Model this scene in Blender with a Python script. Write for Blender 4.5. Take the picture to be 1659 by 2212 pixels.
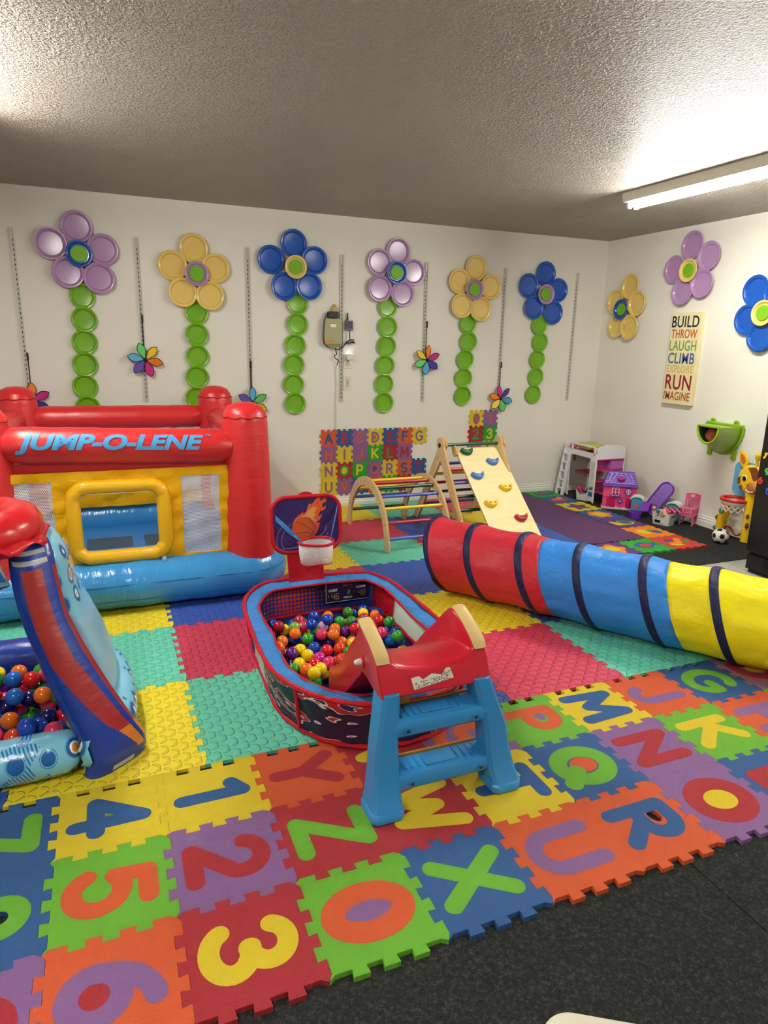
import bpy, bmesh, math, random
from math import sin, cos, pi, radians, sqrt, atan2, hypot
from mathutils import Vector, Matrix, Euler

for o in list(bpy.data.objects): bpy.data.objects.remove(o)
C = bpy.context.scene.collection
SC = bpy.context.scene

# ---------------------------------------------------------------- camera
cd = bpy.data.cameras.new('camera'); cam = bpy.data.objects.new('camera', cd); C.objects.link(cam)
cam.location = (0.5458, -2.0668, 1.4093)
cam.rotation_euler = (1.3219, -0.0215, -0.3872)
cd.sensor_fit = 'VERTICAL'; cd.sensor_height = 24.0
cd.lens = 1441.998 / 2212.0 * 24.0
cd.clip_start = 0.05
SC.camera = cam

# ---------------------------------------------------------------- world, exposure
SC.view_settings.view_transform = 'Standard'
SC.view_settings.look = 'None'
SC.view_settings.gamma = 1.0
SC.view_settings.use_curve_mapping = False
SC.view_settings.exposure = 0.0
w = bpy.data.worlds.new('world'); SC.world = w; w.use_nodes = True
w.node_tree.nodes['Background'].inputs[0].default_value = (0.9, 0.95, 1.0, 1)
w.node_tree.nodes['Background'].inputs[1].default_value = 0.02
TUBE_STRENGTH = 186.0
TUBE_COLOR = (1.0, 0.985, 0.905)

# ---------------------------------------------------------------- helpers
def lin(c):
    return tuple((x/12.92 if x <= 0.04045 else ((x+0.055)/1.055)**2.4) for x in c)
def rgb(r, g, b): return lin((r/255, g/255, b/255))

class NT:
    def __init__(s, name):
        s.m = bpy.data.materials.new(name); s.m.use_nodes = True
        s.t = s.m.node_tree; s.b = s.t.nodes['Principled BSDF']
    def n(s, typ, **kw):
        nd = s.t.nodes.new(typ)
        for k, v in kw.items(): setattr(nd, k, v)
        return nd
    def l(s, a, b): s.t.links.new(a, b)
    def math(s, op, a, b=None, c=None):
        nd = s.n('ShaderNodeMath', operation=op)
        for i, x in enumerate((a, b, c)):
            if x is None: continue
            if isinstance(x, (int, float)): nd.inputs[i].default_value = x
            else: s.l(x, nd.inputs[i])
        return nd.outputs[0]
    def coord(s, which='Object'):
        return s.n('ShaderNodeTexCoord').outputs[which]
    def xyz(s, v):
        nd = s.n('ShaderNodeSeparateXYZ'); s.l(v, nd.inputs[0]); return nd.outputs
    def scale(s, v, sc):
        nd = s.n('ShaderNodeMapping'); nd.inputs['Scale'].default_value = sc; s.l(v, nd.inputs[0]); return nd.outputs[0]
    def noise(s, v, sc, det=3, rough=0.5):
        nd = s.n('ShaderNodeTexNoise'); nd.inputs['Scale'].default_value = sc
        nd.inputs['Detail'].default_value = det; nd.inputs['Roughness'].default_value = rough
        if v is not None: s.l(v, nd.inputs['Vector'])
        return nd.outputs[0]
    def ramp(s, f, stops, interp='LINEAR'):
        nd = s.n('ShaderNodeValToRGB'); cr = nd.color_ramp; cr.interpolation = interp
        while len(cr.elements) < len(stops): cr.elements.new(0.5)
        for e, (p, c) in zip(cr.elements, stops):
            e.position = p; e.color = (*c, 1)
        s.l(f, nd.inputs[0]); return nd.outputs[0]
    def bump(s, h, strength, dist=0.01):
        nd = s.n('ShaderNodeBump'); nd.inputs['Strength'].default_value = strength
        nd.inputs['Distance'].default_value = dist
        s.l(h, nd.inputs['Height']); s.l(nd.outputs[0], s.b.inputs['Normal'])
    def base(s, col, rough=0.5, spec=0.5, **kw):
        b = s.b
        if isinstance(col, tuple): b.inputs['Base Color'].default_value = (*col, 1)
        else: s.l(col, b.inputs['Base Color'])
        b.inputs['Roughness'].default_value = rough
        b.inputs['Specular IOR Level'].default_value = spec
        for k, v in kw.items(): b.inputs[k.replace('_', ' ')].default_value = v
        return s

MC = {}
def plain(name, col, rough=0.5, spec=0.5, **kw):
    if name not in MC:
        t = NT(name)
        nv = t.noise(t.coord(), 14.0, 2)
        mx = t.n('ShaderNodeMix', data_type='RGBA'); mx.inputs['A'].default_value = (*[c*0.94 for c in col], 1)
        mx.inputs['B'].default_value = (*[min(1, c*1.05) for c in col], 1)
        t.l(nv, mx.inputs['Factor']); t.base(mx.outputs['Result'], rough, spec, **kw)
        MC[name] = t.m
    return MC[name]

def foam(name, col):                       # fine woven face of the alphabet tiles
    if name not in MC:
        t = NT(name); o = t.xyz(t.coord()); k = 2*pi/0.0052
        a = t.math('SINE', t.math('MULTIPLY', o[0], k)); b = t.math('SINE', t.math('MULTIPLY', o[1], k))
        h = t.math('MULTIPLY', a, b)
        t.bump(h, 0.6, 0.002)
        nv = t.noise(t.coord(), 9.0, 4)
        mx = t.n('ShaderNodeMix', data_type='RGBA'); mx.inputs['A'].default_value = (*[c*0.90 for c in col], 1)
        mx.inputs['B'].default_value = (*[min(1, c*1.06) for c in col], 1); t.l(nv, mx.inputs['Factor'])
        t.base(mx.outputs['Result'], 0.62, 0.35); MC[name] = t.m
    return MC[name]

def plate(name, col):                      # diamond plate relief of the large tiles
    if name not in MC:
        t = NT(name); o = t.xyz(t.coord()); P = 0.034
        u = t.math('DIVIDE', o[0], P); v = t.math('DIVIDE', o[1], P)
        fu = t.math('FLOOR', u); fv = t.math('FLOOR', v)
        par = t.math('SUBTRACT', t.math('MULTIPLY', t.math('FLOORED_MODULO', t.math('ADD', fu, fv), 2.0), 2.0), 1.0)
        cu = t.math('SUBTRACT', t.math('SUBTRACT', u, fu), 0.5); cv = t.math('SUBTRACT', t.math('SUBTRACT', v, fv), 0.5)
        cv2 = t.math('MULTIPLY', cv, par)
        a = t.math('ADD', cu, cv2); b = t.math('SUBTRACT', cu, cv2)
        bb = t.math('ADD', b, t.math('MULTIPLY', t.math('MULTIPLY', a, a), 0.35))
        r = t.math('SQRT', t.math('ADD', t.math('POWER', t.math('DIVIDE', a, 0.78), 2.0), t.math('POWER', t.math('DIVIDE', bb, 0.27), 2.0)))
        h = t.math('SMOOTH_MIN', t.math('MAXIMUM', t.math('MULTIPLY', t.math('SUBTRACT', 1.0, r), 2.5), 0.0), 1.0, 0.2)
        t.bump(h, 1.0, 0.006)
        nv = t.noise(t.coord(), 5.0, 3)
        mx = t.n('ShaderNodeMix', data_type='RGBA'); mx.inputs['A'].default_value = (*[c*0.93 for c in col], 1)
        mx.inputs['B'].default_value = (*[min(1, c*1.05) for c in col], 1); t.l(nv, mx.inputs['Factor'])
        t.base(mx.outputs['Result'], 0.5, 0.4); MC[name] = t.m
    return MC[name]

def vinyl(name, col, rough=0.3, bump=0.25, sc=(6, 6, 22)):
    if name not in MC:
        t = NT(name); v = t.scale(t.coord(), sc)
        t.bump(t.noise(v, 1.6, 3, 0.55), bump, 0.012)
        t.base(col, rough, 0.5); MC[name] = t.m
    return MC[name]

def fabric(name, col, rough=0.55, bump=0.5, sc=(9, 9, 9), trans=0.0):
    if name not in MC:
        t = NT(name); v = t.scale(t.coord(), sc)
        n1 = t.noise(v, 1.3, 5, 0.6)
        vd = t.n('ShaderNodeTexVoronoi', feature='DISTANCE_TO_EDGE'); vd.inputs['Scale'].default_value = 1.4
        nm = t.n('ShaderNodeMix', data_type='RGBA'); nm.inputs['Factor'].default_value = 0.35
        nz = t.n('ShaderNodeTexNoise'); nz.inputs['Scale'].default_value = 2.0; t.l(v, nz.inputs['Vector'])
        t.l(v, nm.inputs['A']); t.l(nz.outputs['Color'], nm.inputs['B']); t.l(nm.outputs['Result'], vd.inputs['Vector'])
        h = t.math('ADD', n1, t.math('MULTIPLY', t.math('MINIMUM', vd.outputs['Distance'], 0.18), 1.6))
        t.bump(h, bump, 0.026)
        t.base(col, rough, 0.18); MC[name] = t.m
    return MC[name]

def netting(name, col, period, hole, plane='xz'):
    if name not in MC:
        t = NT(name); o = t.xyz(t.coord()); i, j = {'xz': (0, 2), 'yz': (1, 2), 'xy': (0, 1)}[plane]
        u = t.math('DIVIDE', o[i], period); v = t.math('DIVIDE', o[j], period*0.86)
        row = t.math('FLOOR', v); off = t.math('MULTIPLY', t.math('FLOORED_MODULO', row, 2.0), 0.5)
        fu = t.math('SUBTRACT', t.math('FRACT', t.math('ADD', u, off)), 0.5)
        fv = t.math('SUBTRACT', t.math('FRACT', v), 0.5)
        r = t.math('SQRT', t.math('ADD', t.math('POWER', fu, 2.0), t.math('POWER', fv, 2.0)))
        al = t.math('GREATER_THAN', r, hole)
        t.base(col, 0.6, 0.3); t.l(al, t.b.inputs['Alpha']); MC[name] = t.m
    return MC[name]

ORG = {}
class MB:
    def __init__(s): s.v = []; s.f = []; s.m = []
    def add(s, vs, fs, mi=0, M=None):
        k = len(s.v)
        for p in vs:
            p = Vector(p); s.v.append(M @ p if M is not None else p)
        for f in fs: s.f.append([i+k for i in f]); s.m.append(mi)
        return s
    def box(s, c, d, mi=0, M=None):
        x, y, z = c; a, b, e = d[0]/2, d[1]/2, d[2]/2
        vs = [(x+i*a, y+j*b, z+k*e) for k in (-1, 1) for j in (-1, 1) for i in (-1, 1)]
        return s.add(vs, [(0, 2, 3, 1), (4, 5, 7, 6), (0, 1, 5, 4), (2, 6, 7, 3), (0, 4, 6, 2), (1, 3, 7, 5)], mi, M)
    def prism(s, poly, z0, z1, mi=0, M=None, ms=None):
        n = len(poly)
        s.add([(x, y, z0) for x, y in poly]+[(x, y, z1) for x, y in poly], [], mi, M); k = len(s.v)-2*n
        s.f.append([k+i for i in reversed(range(n))]); s.m.append(mi)
        s.f.append([k+n+i for i in range(n)]); s.m.append(mi)
        for i in range(n):
            j = (i+1) % n; s.f.append([k+i, k+j, k+n+j, k+n+i]); s.m.append(mi if ms is None else ms)
        return s
    def loft(s, rings, mi=0, caps=True, closed=True, M=None, loop=False):
        n = len(rings[0]); vs = [p for r in rings for p in r]; fs = []
        R = len(rings)
        for a in range(R if loop else R-1):
            b = (a+1) % R
            for i in range(n if closed else n-1):
                j = (i+1) % n; fs.append((a*n+i, a*n+j, b*n+j, b*n+i))
        if caps and not loop:
            fs.append(tuple(reversed(range(n)))); fs.append(tuple((R-1)*n+i for i in range(n)))
        return s.add(vs, fs, mi, M)
    def tube(s, path, r, n=12, mi=0, caps=True, loop=False, M=None, sq=1.0, up=None):
        P = [Vector(p) for p in path]; N = len(P); rings = []
        T = []
        for i in range(N):
            a = P[(i-1) % N] if (loop or i > 0) else P[i]; b = P[(i+1) % N] if (loop or i < N-1) else P[i]
            T.append((b-a).normalized())
        u = Vector(up) if up else (Vector((0, 0, 1)) if abs(T[0].z) < 0.9 else Vector((1, 0, 0)))
        for i in range(N):
            u2 = u - T[i]*u.dot(T[i])
            if u2.length > 1e-6: u = u2.normalized()
            w_ = T[i].cross(u); ri = r[i] if isinstance(r, (list, tuple)) else r
            rings.append([P[i]+(u*cos(2*pi*k/n)*sq+w_*sin(2*pi*k/n))*ri for k in range(n)])
        return s.loft(rings, mi, caps, True, M, loop)
    def lathe(s, prof, n=24, mi=0, M=None, caps=True):
        rings = [[(r*cos(2*pi*k/n), r*sin(2*pi*k/n), z) for k in range(n)] for r, z in prof]
        return s.loft(rings, mi, caps, True, M)
    def ball(s, c, r, nu=16, nv=10, mi=0, sc=(1, 1, 1), M=None):
        vs = [(c[0], c[1], c[2]-r*sc[2])]; fs = []
        for j in range(1, nv):
            a = -pi/2+pi*j/nv
            for i in range(nu):
                b = 2*pi*i/nu; vs.append((c[0]+r*sc[0]*cos(a)*cos(b), c[1]+r*sc[1]*cos(a)*sin(b), c[2]+r*sc[2]*sin(a)))
        vs.append((c[0], c[1], c[2]+r*sc[2])); L = len(vs)-1
        for i in range(nu):
            fs.append((0, 1+(i+1) % nu, 1+i)); fs.append((L, L-nu+i, L-nu+(i+1) % nu))
            for j in range(nv-2):
                a = 1+j*nu; fs.append((a+i, a+(i+1) % nu, a+nu+(i+1) % nu, a+nu+i))
        return s.add(vs, fs, mi, M)
    def build(s, name, mats, parent=None, smooth=40, bevel=None, kind=None, label=None, fix=True, subd=0, solid=None):
        me = bpy.data.meshes.new(name); off = Vector((0, 0, 0))
        if parent is not None and parent.name in ORG: off = ORG[parent.name]
        me.from_pydata([tuple(p-off) for p in s.v], [], s.f)
        if not isinstance(mats, (list, tuple)): mats = [mats]
        for m in mats: me.materials.append(m)
        for i, p in enumerate(me.polygons): p.material_index = s.m[i]
        if fix:
            bm = bmesh.new(); bm.from_mesh(me); bmesh.ops.recalc_face_normals(bm, faces=bm.faces); bm.to_mesh(me); bm.free()
        if smooth:
            for p in me.polygons: p.use_smooth = True
            me.set_sharp_from_angle(angle=radians(smooth))
        me.update()
        o = bpy.data.objects.new(name, me); C.objects.link(o)
        if parent is not None:
            o.parent = parent
            if parent.name in ORG: ORG[o.name] = ORG[parent.name]
        if bevel:
            b = o.modifiers.new('bevel', 'BEVEL'); b.width = bevel; b.segments = 2; b.limit_method = 'ANGLE'; b.angle_limit = radians(50)
        if solid:
            b = o.modifiers.new('solid', 'SOLIDIFY'); b.thickness = solid; b.offset = 0
        if subd:
            b = o.modifiers.new('sub', 'SUBSURF'); b.levels = subd; b.render_levels = subd
        if kind: o['kind'] = kind
        if label: o['label'] = label
        return o

def tag(o, label, cat, group=None):
    o['label'] = label; o['category'] = cat
    if group: o['group'] = group
    return o
def thing(name, label, cat, loc=(0, 0, 0), rotz=0, group=None, world=True):
    """Empty at the base. world=True: parts are authored in world coordinates and shifted."""
    o = bpy.data.objects.new(name, None); C.objects.link(o); o.empty_display_size = 0.05
    o.location = loc; o.rotation_euler = (0, 0, rotz)
    if world: ORG[o.name] = Vector(loc)
    return tag(o, label, cat, group)
def copy_tree(o, parent=None):
    c = o.copy(); C.objects.link(c)
    if parent is not None: c.parent = parent
    for ch in list(o.children): copy_tree(ch, c)
    return c
def arc(cx, cy, rx, ry, a0, a1, n=22):
    return [(cx+rx*cos(radians(a0+(a1-a0)*i/n)), cy+ry*sin(radians(a0+(a1-a0)*i/n))) for i in range(n+1)]
def rrect(w_, h, r, n=6, cx=0, cy=0):
    out = []
    for sx, sy, a in ((1, -1, -90), (1, 1, 0), (-1, 1, 90), (-1, -1, 180)):
        out += arc(cx+sx*(w_/2-r), cy+sy*(h/2-r), r, r, a, a+90, n)
    return out
def frame(origin, u, v, wv):
    M = Matrix.Identity(4)
    for i in range(3):
        M[i][0] = u[i]; M[i][1] = v[i]; M[i][2] = wv[i]; M[i][3] = origin[i]
    return M
def smooth_path(pts, k=6):
    P = [Vector(p) for p in pts]; out = []
    for i in range(len(P)-1):
        p0 = P[max(i-1, 0)]; p1 = P[i]; p2 = P[i+1]; p3 = P[min(i+2, len(P)-1)]
        for j in range(k):
            t = j/k
            out.append(0.5*((2*p1)+(p2-p0)*t+(2*p0-5*p1+4*p2-p3)*t*t+(3*p1-p0-3*p2+p3)*t**3))
    out.append(P[-1]); return out

# stroke alphabet for the foam tiles: unit height, strokes are centre lines
def ell(cx, cy, rx, ry): return ('O', arc(cx, cy, rx, ry, 90, 450, 36))
def ln(*p): return ('L', list(p))
FONT = {
 'A': (.72, [ln((0, 0), (.36, 1)), ln((.36, 1), (.72, 0)), ln((.14, .32), (.58, .32))], []),
 'B': (.62, [ln((0, 0), (0, 1)), ln(*([(0, 1)]+arc(.34, .76, .24, .24, 90, -90)+[(0, .52)])), ln(*([(0, .52)]+arc(.36, .26, .27, .26, 90, -90)+[(0, 0)]))], [(.2, .76, .14, .1), (.2, .26, .15, .11)]),
 'C': (.75, [ln(*arc(.42, .5, .42, .5, 48, 312))], []),
 'D': (.7, [ln((0, 0), (0, 1)), ln(*([(0, 1)]+arc(.22, .5, .46, .5, 90, -90)+[(0, 0)]))], [(.28, .5, .22, .32)]),
 'E': (.58, [ln((0, 0), (0, 1)), ln((0, 1), (.56, 1)), ln((0, .52), (.5, .52)), ln((0, 0), (.58, 0))], []),
 'F': (.56, [ln((0, 0), (0, 1)), ln((0, 1), (.56, 1)), ln((0, .52), (.48, .52))], []),
 'G': (.8, [ln(*(arc(.42, .5, .42, .5, 48, 330)+[(.79, .45)])), ln((.5, .45), (.79, .45))], []),
 'H': (.66, [ln((0, 0), (0, 1)), ln((.66, 0), (.66, 1)), ln((0, .5), (.66, .5))], []),
 'I': (.1, [ln((.05, 0), (.05, 1))], []),
 'J': (.5, [ln(*([(.5, 1)]+arc(.25, .25, .25, .25, 0, -165)))], []),
 'K': (.66, [ln((0, 0), (0, 1)), ln((.62, 1), (0, .42)), ln((.2, .56), (.66, 0))], []),
 'L': (.54, [ln((0, 1), (0, 0)), ln((0, 0), (.54, 0))], []),
 'M': (.84, [ln((0, 0), (.06, 1)), ln((.06, 1), (.42, .3)), ln((.42, .3), (.78, 1)), ln((.78, 1), (.84, 0))], []),
 'N': (.7, [ln((0, 0), (0, 1)), ln((0, 1), (.7, 0)), ln((.7, 0), (.7, 1))], []),
 'O': (.86, [ell(.43, .5, .43, .5)], [(.43, .5, .43, .5)]),
 'P': (.6, [ln((0, 0), (0, 1)), ln(*([(0, 1)]+arc(.3, .72, .29, .28, 90, -90)+[(0, .44)]))], [(.22, .72, .18, .13)]),
 'Q': (.88, [ell(.43, .5, .43, .5), ln((.56, .26), (.86, -.03))], [(.42, .52, .4, .46)]),
 'R': (.64, [ln((0, 0), (0, 1)), ln(*([(0, 1)]+arc(.32, .73, .28, .27, 90, -90)+[(0, .46)])), ln((.26, .46), (.64, 0))], [(.22, .73, .17, .12)]),
 'S': (.66, [ln(*(arc(.33, .74, .3, .26, 30, 268, 18)+arc(.33, .24, .33, .25, 85, -150, 18)))], []),
 'T': (.72, [ln((0, 1), (.72, 1)), ln((.36, 1), (.36, 0))], []),
 'U': (.68, [ln(*([(0, 1)]+arc(.34, .34, .34, .34, 180, 360)+[(.68, 1)]))], []),
 'V': (.7, [ln((0, 1), (.35, 0)), ln((.35, 0), (.7, 1))], []),
 'W': (.96, [ln((0, 1), (.24, 0)), ln((.24, 0), (.48, .72)), ln((.48, .72), (.72, 0)), ln((.72, 0), (.96, 1))], []),
 'X': (.72, [ln((0, 0), (.72, 1)), ln((0, 1), (.72, 0))], []),
 'Y': (.72, [ln((0, 1), (.36, .48)), ln((.72, 1), (.36, .48)), ln((.36, .48), (.36, 0))], []),
 'Z': (.66, [ln((0, 1), (.66, 1)), ln((.66, 1), (0, 0)), ln((0, 0), (.66, 0))], []),
 '0': (.66, [ell(.33, .5, .33, .5)], [(.33, .5, .33, .5)]),
 '1': (.3, [ln((0, .84), (.25, 1)), ln((.25, 1), (.25, 0))], []),
 '2': (.62, [ln(*(arc(.31, .7, .3, .3, 165, -28)+[(0, 0)])), ln((0, 0), (.62, 0))], []),
 '3': (.64, [ln(*arc(.3, .75, .27, .25, 160, -88)), ln(*arc(.3, .26, .33, .26, 88, -160))], []),
 '4': (.68, [ln((.5, 0), (.5, 1)), ln((.5, 1), (0, .3)), ln((0, .3), (.7, .3))], [(.36, .48, .1, .13)]),
 '5': (.62, [ln((.58, 1), (.1, 1)), ln((.1, 1), (.06, .56)), ln(*([(.06, .56)]+arc(.29, .33, .33, .33, 118, -155)))], []),
 '6': (.62, [ell(.31, .31, .31, .31), ln(*arc(.62, .36, .6, .64, 100, 182))], [(.31, .31, .31, .31)]),
 '7': (.62, [ln((0, 1), (.62, 1)), ln((.62, 1), (.2, 0))], []),
 '8': (.62, [ell(.31, .75, .25, .25), ell(.31, .27, .31, .27)], [(.31, .75, .25, .25), (.31, .27, .31, .27)]),
 '9': (.62, [ell(.31, .69, .31, .31), ln(*arc(0, .64, .6, .64, -80, 2))], [(.31, .69, .31, .31)]),
}
def ribbon(mb, path, h, z0, z1, M, closed=False):
    P = [Vector((*p, 0)) for p in path]
    if closed:
        P = P[:-1]; n = len(P); A = []; B = []
        for i in range(n):
            t = (P[(i+1) % n]-P[i-1]).normalized(); nn = Vector((-t.y, t.x, 0)); A.append(P[i]+nn*h); B.append(P[i]-nn*h)
        rings = [[(A[i].x, A[i].y, z0), (A[i].x, A[i].y, z1), (B[i].x, B[i].y, z1), (B[i].x, B[i].y, z0)] for i in range(n)]
        mb.loft(rings, 0, False, True, M, True); return
    L = []; R = []; n = len(P)
    for i in range(n):
        t = (P[min(i+1, n-1)]-P[max(i-1, 0)]).normalized(); nn = Vector((-t.y, t.x, 0)); L.append(P[i]+nn*h); R.append(P[i]-nn*h)
    def cap(c, a, b):
        a0 = atan2(a.y-c.y, a.x-c.x); return [(c.x+h*cos(a0-pi*k/8), c.y+h*sin(a0-pi*k/8)) for k in range(1, 8)]
    poly = [(p.x, p.y) for p in L]+cap(P[-1], L[-1], R[-1])+[(p.x, p.y) for p in reversed(R)]+cap(P[0], R[0], L[0])
    mb.prism(poly, z0, z1, 0, M)
def glyph(ch, size, h, z0, z1, M):
    """letter centred on the local origin, u to the right, v up, thickness along local z"""
    wd, strokes, ctr = FONT[ch]; mb = MB(); ox, oy = wd/2, .5
    for k, (kind, pts) in enumerate(strokes):
        ribbon(mb, [((x-ox)*size, (y-oy)*size) for x, y in pts], h, z0, z1+k*0.00025, M, kind == 'O')
    return mb
def counters(ch, size, h, M, z0, z1, full=('O', '0', 'Q', '6', '8', '9')):
    wd, _, ctr = FONT[ch]; out = []
    for cx, cy, rx, ry in ctr:
        if ch in full: ax, ay = rx*size-h+0.0006, ry*size-h+0.0006
        else: ax, ay = rx*size*0.9, ry*size*0.9
        if ax < 0.001 or ay < 0.001: continue
        m = MB(); m.prism(arc((cx-wd/2)*size, (cy-.5)*size, ax, ay, 0, 360, 28)[:-1], z0, z1, 0, M); out.append(m)
    return out
def text_mb(s, size, extrude=0.001, offset=0.0, shear=0.0, align='CENTER', cuts=0, xs=1.0, spacing=1.0):
    cu = bpy.data.curves.new('t', 'FONT'); cu.body = s; cu.size = size; cu.extrude = extrude; cu.offset = offset
    cu.shear = shear; cu.align_x = align; cu.align_y = 'CENTER'; cu.resolution_u = 4; cu.space_character = spacing
    ob = bpy.data.objects.new('t', cu); C.objects.link(ob)
    dg = bpy.context.evaluated_depsgraph_get(); me = bpy.data.meshes.new_from_object(ob.evaluated_get(dg))
    bm = bmesh.new(); bm.from_mesh(me)
    if cuts:
        ys = [v.co.y for v in bm.verts]; a, b = min(ys), max(ys)
        for i in range(1, cuts):
            bmesh.ops.bisect_plane(bm, geom=bm.verts[:]+bm.edges[:]+bm.faces[:], plane_co=(0, a+(b-a)*i/cuts, 0), plane_no=(0, 1, 0))
    bm.verts.index_update(); mb = MB()
    mb.add([(v.co.x*xs, v.co.y, v.co.z) for v in bm.verts], [[v.index for v in f.verts] for f in bm.faces])
    bm.free(); bpy.data.objects.remove(ob); bpy.data.curves.remove(cu); bpy.data.meshes.remove(me)
    return mb
def xf(mb, fn):
    mb.v = [Vector(fn(p)) for p in mb.v]; return mb
def bounds(mb):
    return [(min(p[i] for p in mb.v), max(p[i] for p in mb.v)) for i in range(3)]
def fit(mb, u0, u1, v0, v1):
    (a, b), (c, d), _ = bounds(mb)
    return xf(mb, lambda p: (u0+(p.x-a)/(b-a)*(u1-u0), v0+(p.y-c)/(d-c)*(v1-v0), p.z))

# jigsaw edges
def edge(p, q, n, teeth, d, fl, mode='both', m=0.06):
    """points from p (incl.) to q (excl.); n = displacement direction"""
    P = Vector(p); Q = Vector(q); L = Q-P; out = [P.copy()]
    if mode == 'flat': return [(v.x, v.y) for v in out]
    hi, lo = (d/2, -d/2) if mode == 'both' else (0.0, -d*1.3)
    N = Vector(n); wd = (1-2*m)/teeth; e = fl
    for i in range(teeth):
        s0 = m+i*wd; s1 = s0+wd; h = hi if i % 2 == 0 else lo
        out.append(P+L*(s0-e)+N*h); out.append(P+L*(s1+e)+N*h)
    return [(v.x, v.y) for v in out]
def jig(x0, y0, x1, y1, teeth, d, fl, modes, shrink=0.0005):
    """modes: bottom, right, top, left"""
    b = edge((x0, y0), (x1, y0), (0, 1), teeth, d, fl, modes[0])
    r = edge((x1, y0), (x1, y1), (1, 0), teeth, d, fl, modes[1])
    tp = edge((x0, y1), (x1, y1), (0, 1), teeth, d, fl, modes[2]) + [(x1, y1)]
    lf = edge((x0, y0), (x0, y1), (1, 0), teeth, d, fl, modes[3]) + [(x0, y1)]
    poly = b + r + list(reversed(tp[1:])) + list(reversed(lf[1:]))
    cx, cy = (x0+x1)/2, (y0+y1)/2; k = 1-2*shrink/abs(x1-x0)
    return [((x-cx)*k+cx, (y-cy)*k+cy) for x, y in poly]

# ================================================================= the room
XR, YB, XL, YF, H = 5.058, 3.40, -2.6, -4.2, 2.383
ZC = -0.014                                   # carpet top; the foam tops are z = 0
def wall_mat():
    t = NT('wall_paint'); v = t.coord()
    n = t.math('ADD', t.noise(v, 55.0, 4, .6), t.math('MULTIPLY', t.noise(v, 9.0, 3), .5))
    t.bump(n, 0.22, 0.006)
    t.base(t.ramp(t.noise(v, 1.3, 4), [(.3, rgb(222, 219, 207)), (.7, rgb(230, 227, 216))]), 0.72, 0.25); return t.m
WALL = wall_mat()
def ceiling_mat():
    t = NT('knockdown_ceiling'); v = t.coord()
    n1 = t.noise(v, 70.0, 3, .6); n2 = t.noise(v, 150.0, 2, .5)
    k = t.ramp(n1, [(.47, (0, 0, 0)), (.60, (1, 1, 1))])
    h = t.math('ADD', k, t.math('MULTIPLY', n2, 0.35))
    t.bump(h, 1.0, 0.036)
    t.base(t.ramp(t.noise(v, .9, 3), [(.3, rgb(194, 182, 165)), (.7, rgb(203, 191, 174))]), 0.42, 0.6); return t.m
CEIL = ceiling_mat()
def conc_mat():
    t = NT('concrete'); v = t.coord()
    t.base(t.ramp(t.noise(v, 3.0, 5), [(.3, rgb(140, 142, 134)), (.7, rgb(168, 168, 158))]), 0.6, 0.3); return t.m
def carpet_mat():
    t = NT('black_carpet'); v = t.coord()
    n1 = t.noise(t.scale(v, (1, 1.0, 1)), 110.0, 5, .8); n2 = t.noise(v, 420.0, 2, .6)
    f = t.math('ADD', t.math('MULTIPLY', n1, .7), t.math('MULTIPLY', n2, .3))
    t.bump(f, 0.6, 0.006)
    t.base(t.ramp(f, [(.36, rgb(24, 25, 25)), (.52, rgb(40, 41, 40)), (.70, rgb(84, 86, 84))]), 0.95, 0.08); return t.m
CARPET = carpet_mat()
def struct(name, c, d, m):
    return MB().box(c, d).build(name, m, smooth=0, kind='structure')
struct('floor', ((XL+XR)/2, (YF+YB)/2, ZC-.006-.05), (XR-XL+.2, YB-YF+.2, .1), conc_mat())
struct('ceiling', ((XL+XR)/2, (YF+YB)/2, H+.05), (XR-XL+.2, YB-YF+.2, .1), CEIL)
struct('wall_back', ((XL+XR)/2, YB+.05, (H+ZC-.006)/2), (XR-XL+.2, .1, H-ZC+.006), WALL)
struct('wall_right', (XR+.05, (YF+YB)/2, (H+ZC-.006)/2), (.1, YB-YF, H-ZC+.006), WALL)
struct('wall_left', (XL-.05, (YF+YB)/2, (H+ZC-.006)/2), (.1, YB-YF, H-ZC+.006), WALL)
struct('wall_front', ((XL+XR)/2, YF-.05, (H+ZC-.006)/2), (XR-XL+.2, .1, H-ZC+.006), WALL)
TRIM = plain('trim_paint', rgb(226, 223, 212), .4, .4)
def base_prof(): return [(0, ZC-.004), (.016, ZC-.004), (.016, .028), (.012, .036), (.012, .052), (.006, .06), (.006, .072), (0, .076)]
mb = MB(); pr = base_prof()
mb.loft([[(XL, YB-a, z) for a, z in pr], [(XR, YB-a, z) for a, z in pr]]).build('baseboard_back', TRIM, smooth=20, kind='structure')
mb = MB(); mb.loft([[(XR-a, YF, z) for a, z in pr], [(XR-a, YB-.016, z) for a, z in pr]]).build('baseboard_right', TRIM, smooth=20, kind='structure')

# carpet pieces
def carpet(x0, y0, x1, y1, label):
    o = MB().box(((x0+x1)/2, (y0+y1)/2, ZC-.003), (x1-x0, y1-y0, .006)).build('carpet', CARPET, smooth=0)
    tag(o, label, 'carpet', 'black carpet pieces')
carpet(XL+.02, -3.6, 1.988, 1.11, 'black carpet in the foreground, left of the long seam')
carpet(1.992, -3.6, 3.6, 1.11, 'black carpet beside the orange and purple letter tiles, right of the long seam')
carpet(XL+.02, 1.113, XR-.02, YB-.018, 'black carpet under the doll furniture and soccer ball in the corner')

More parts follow.
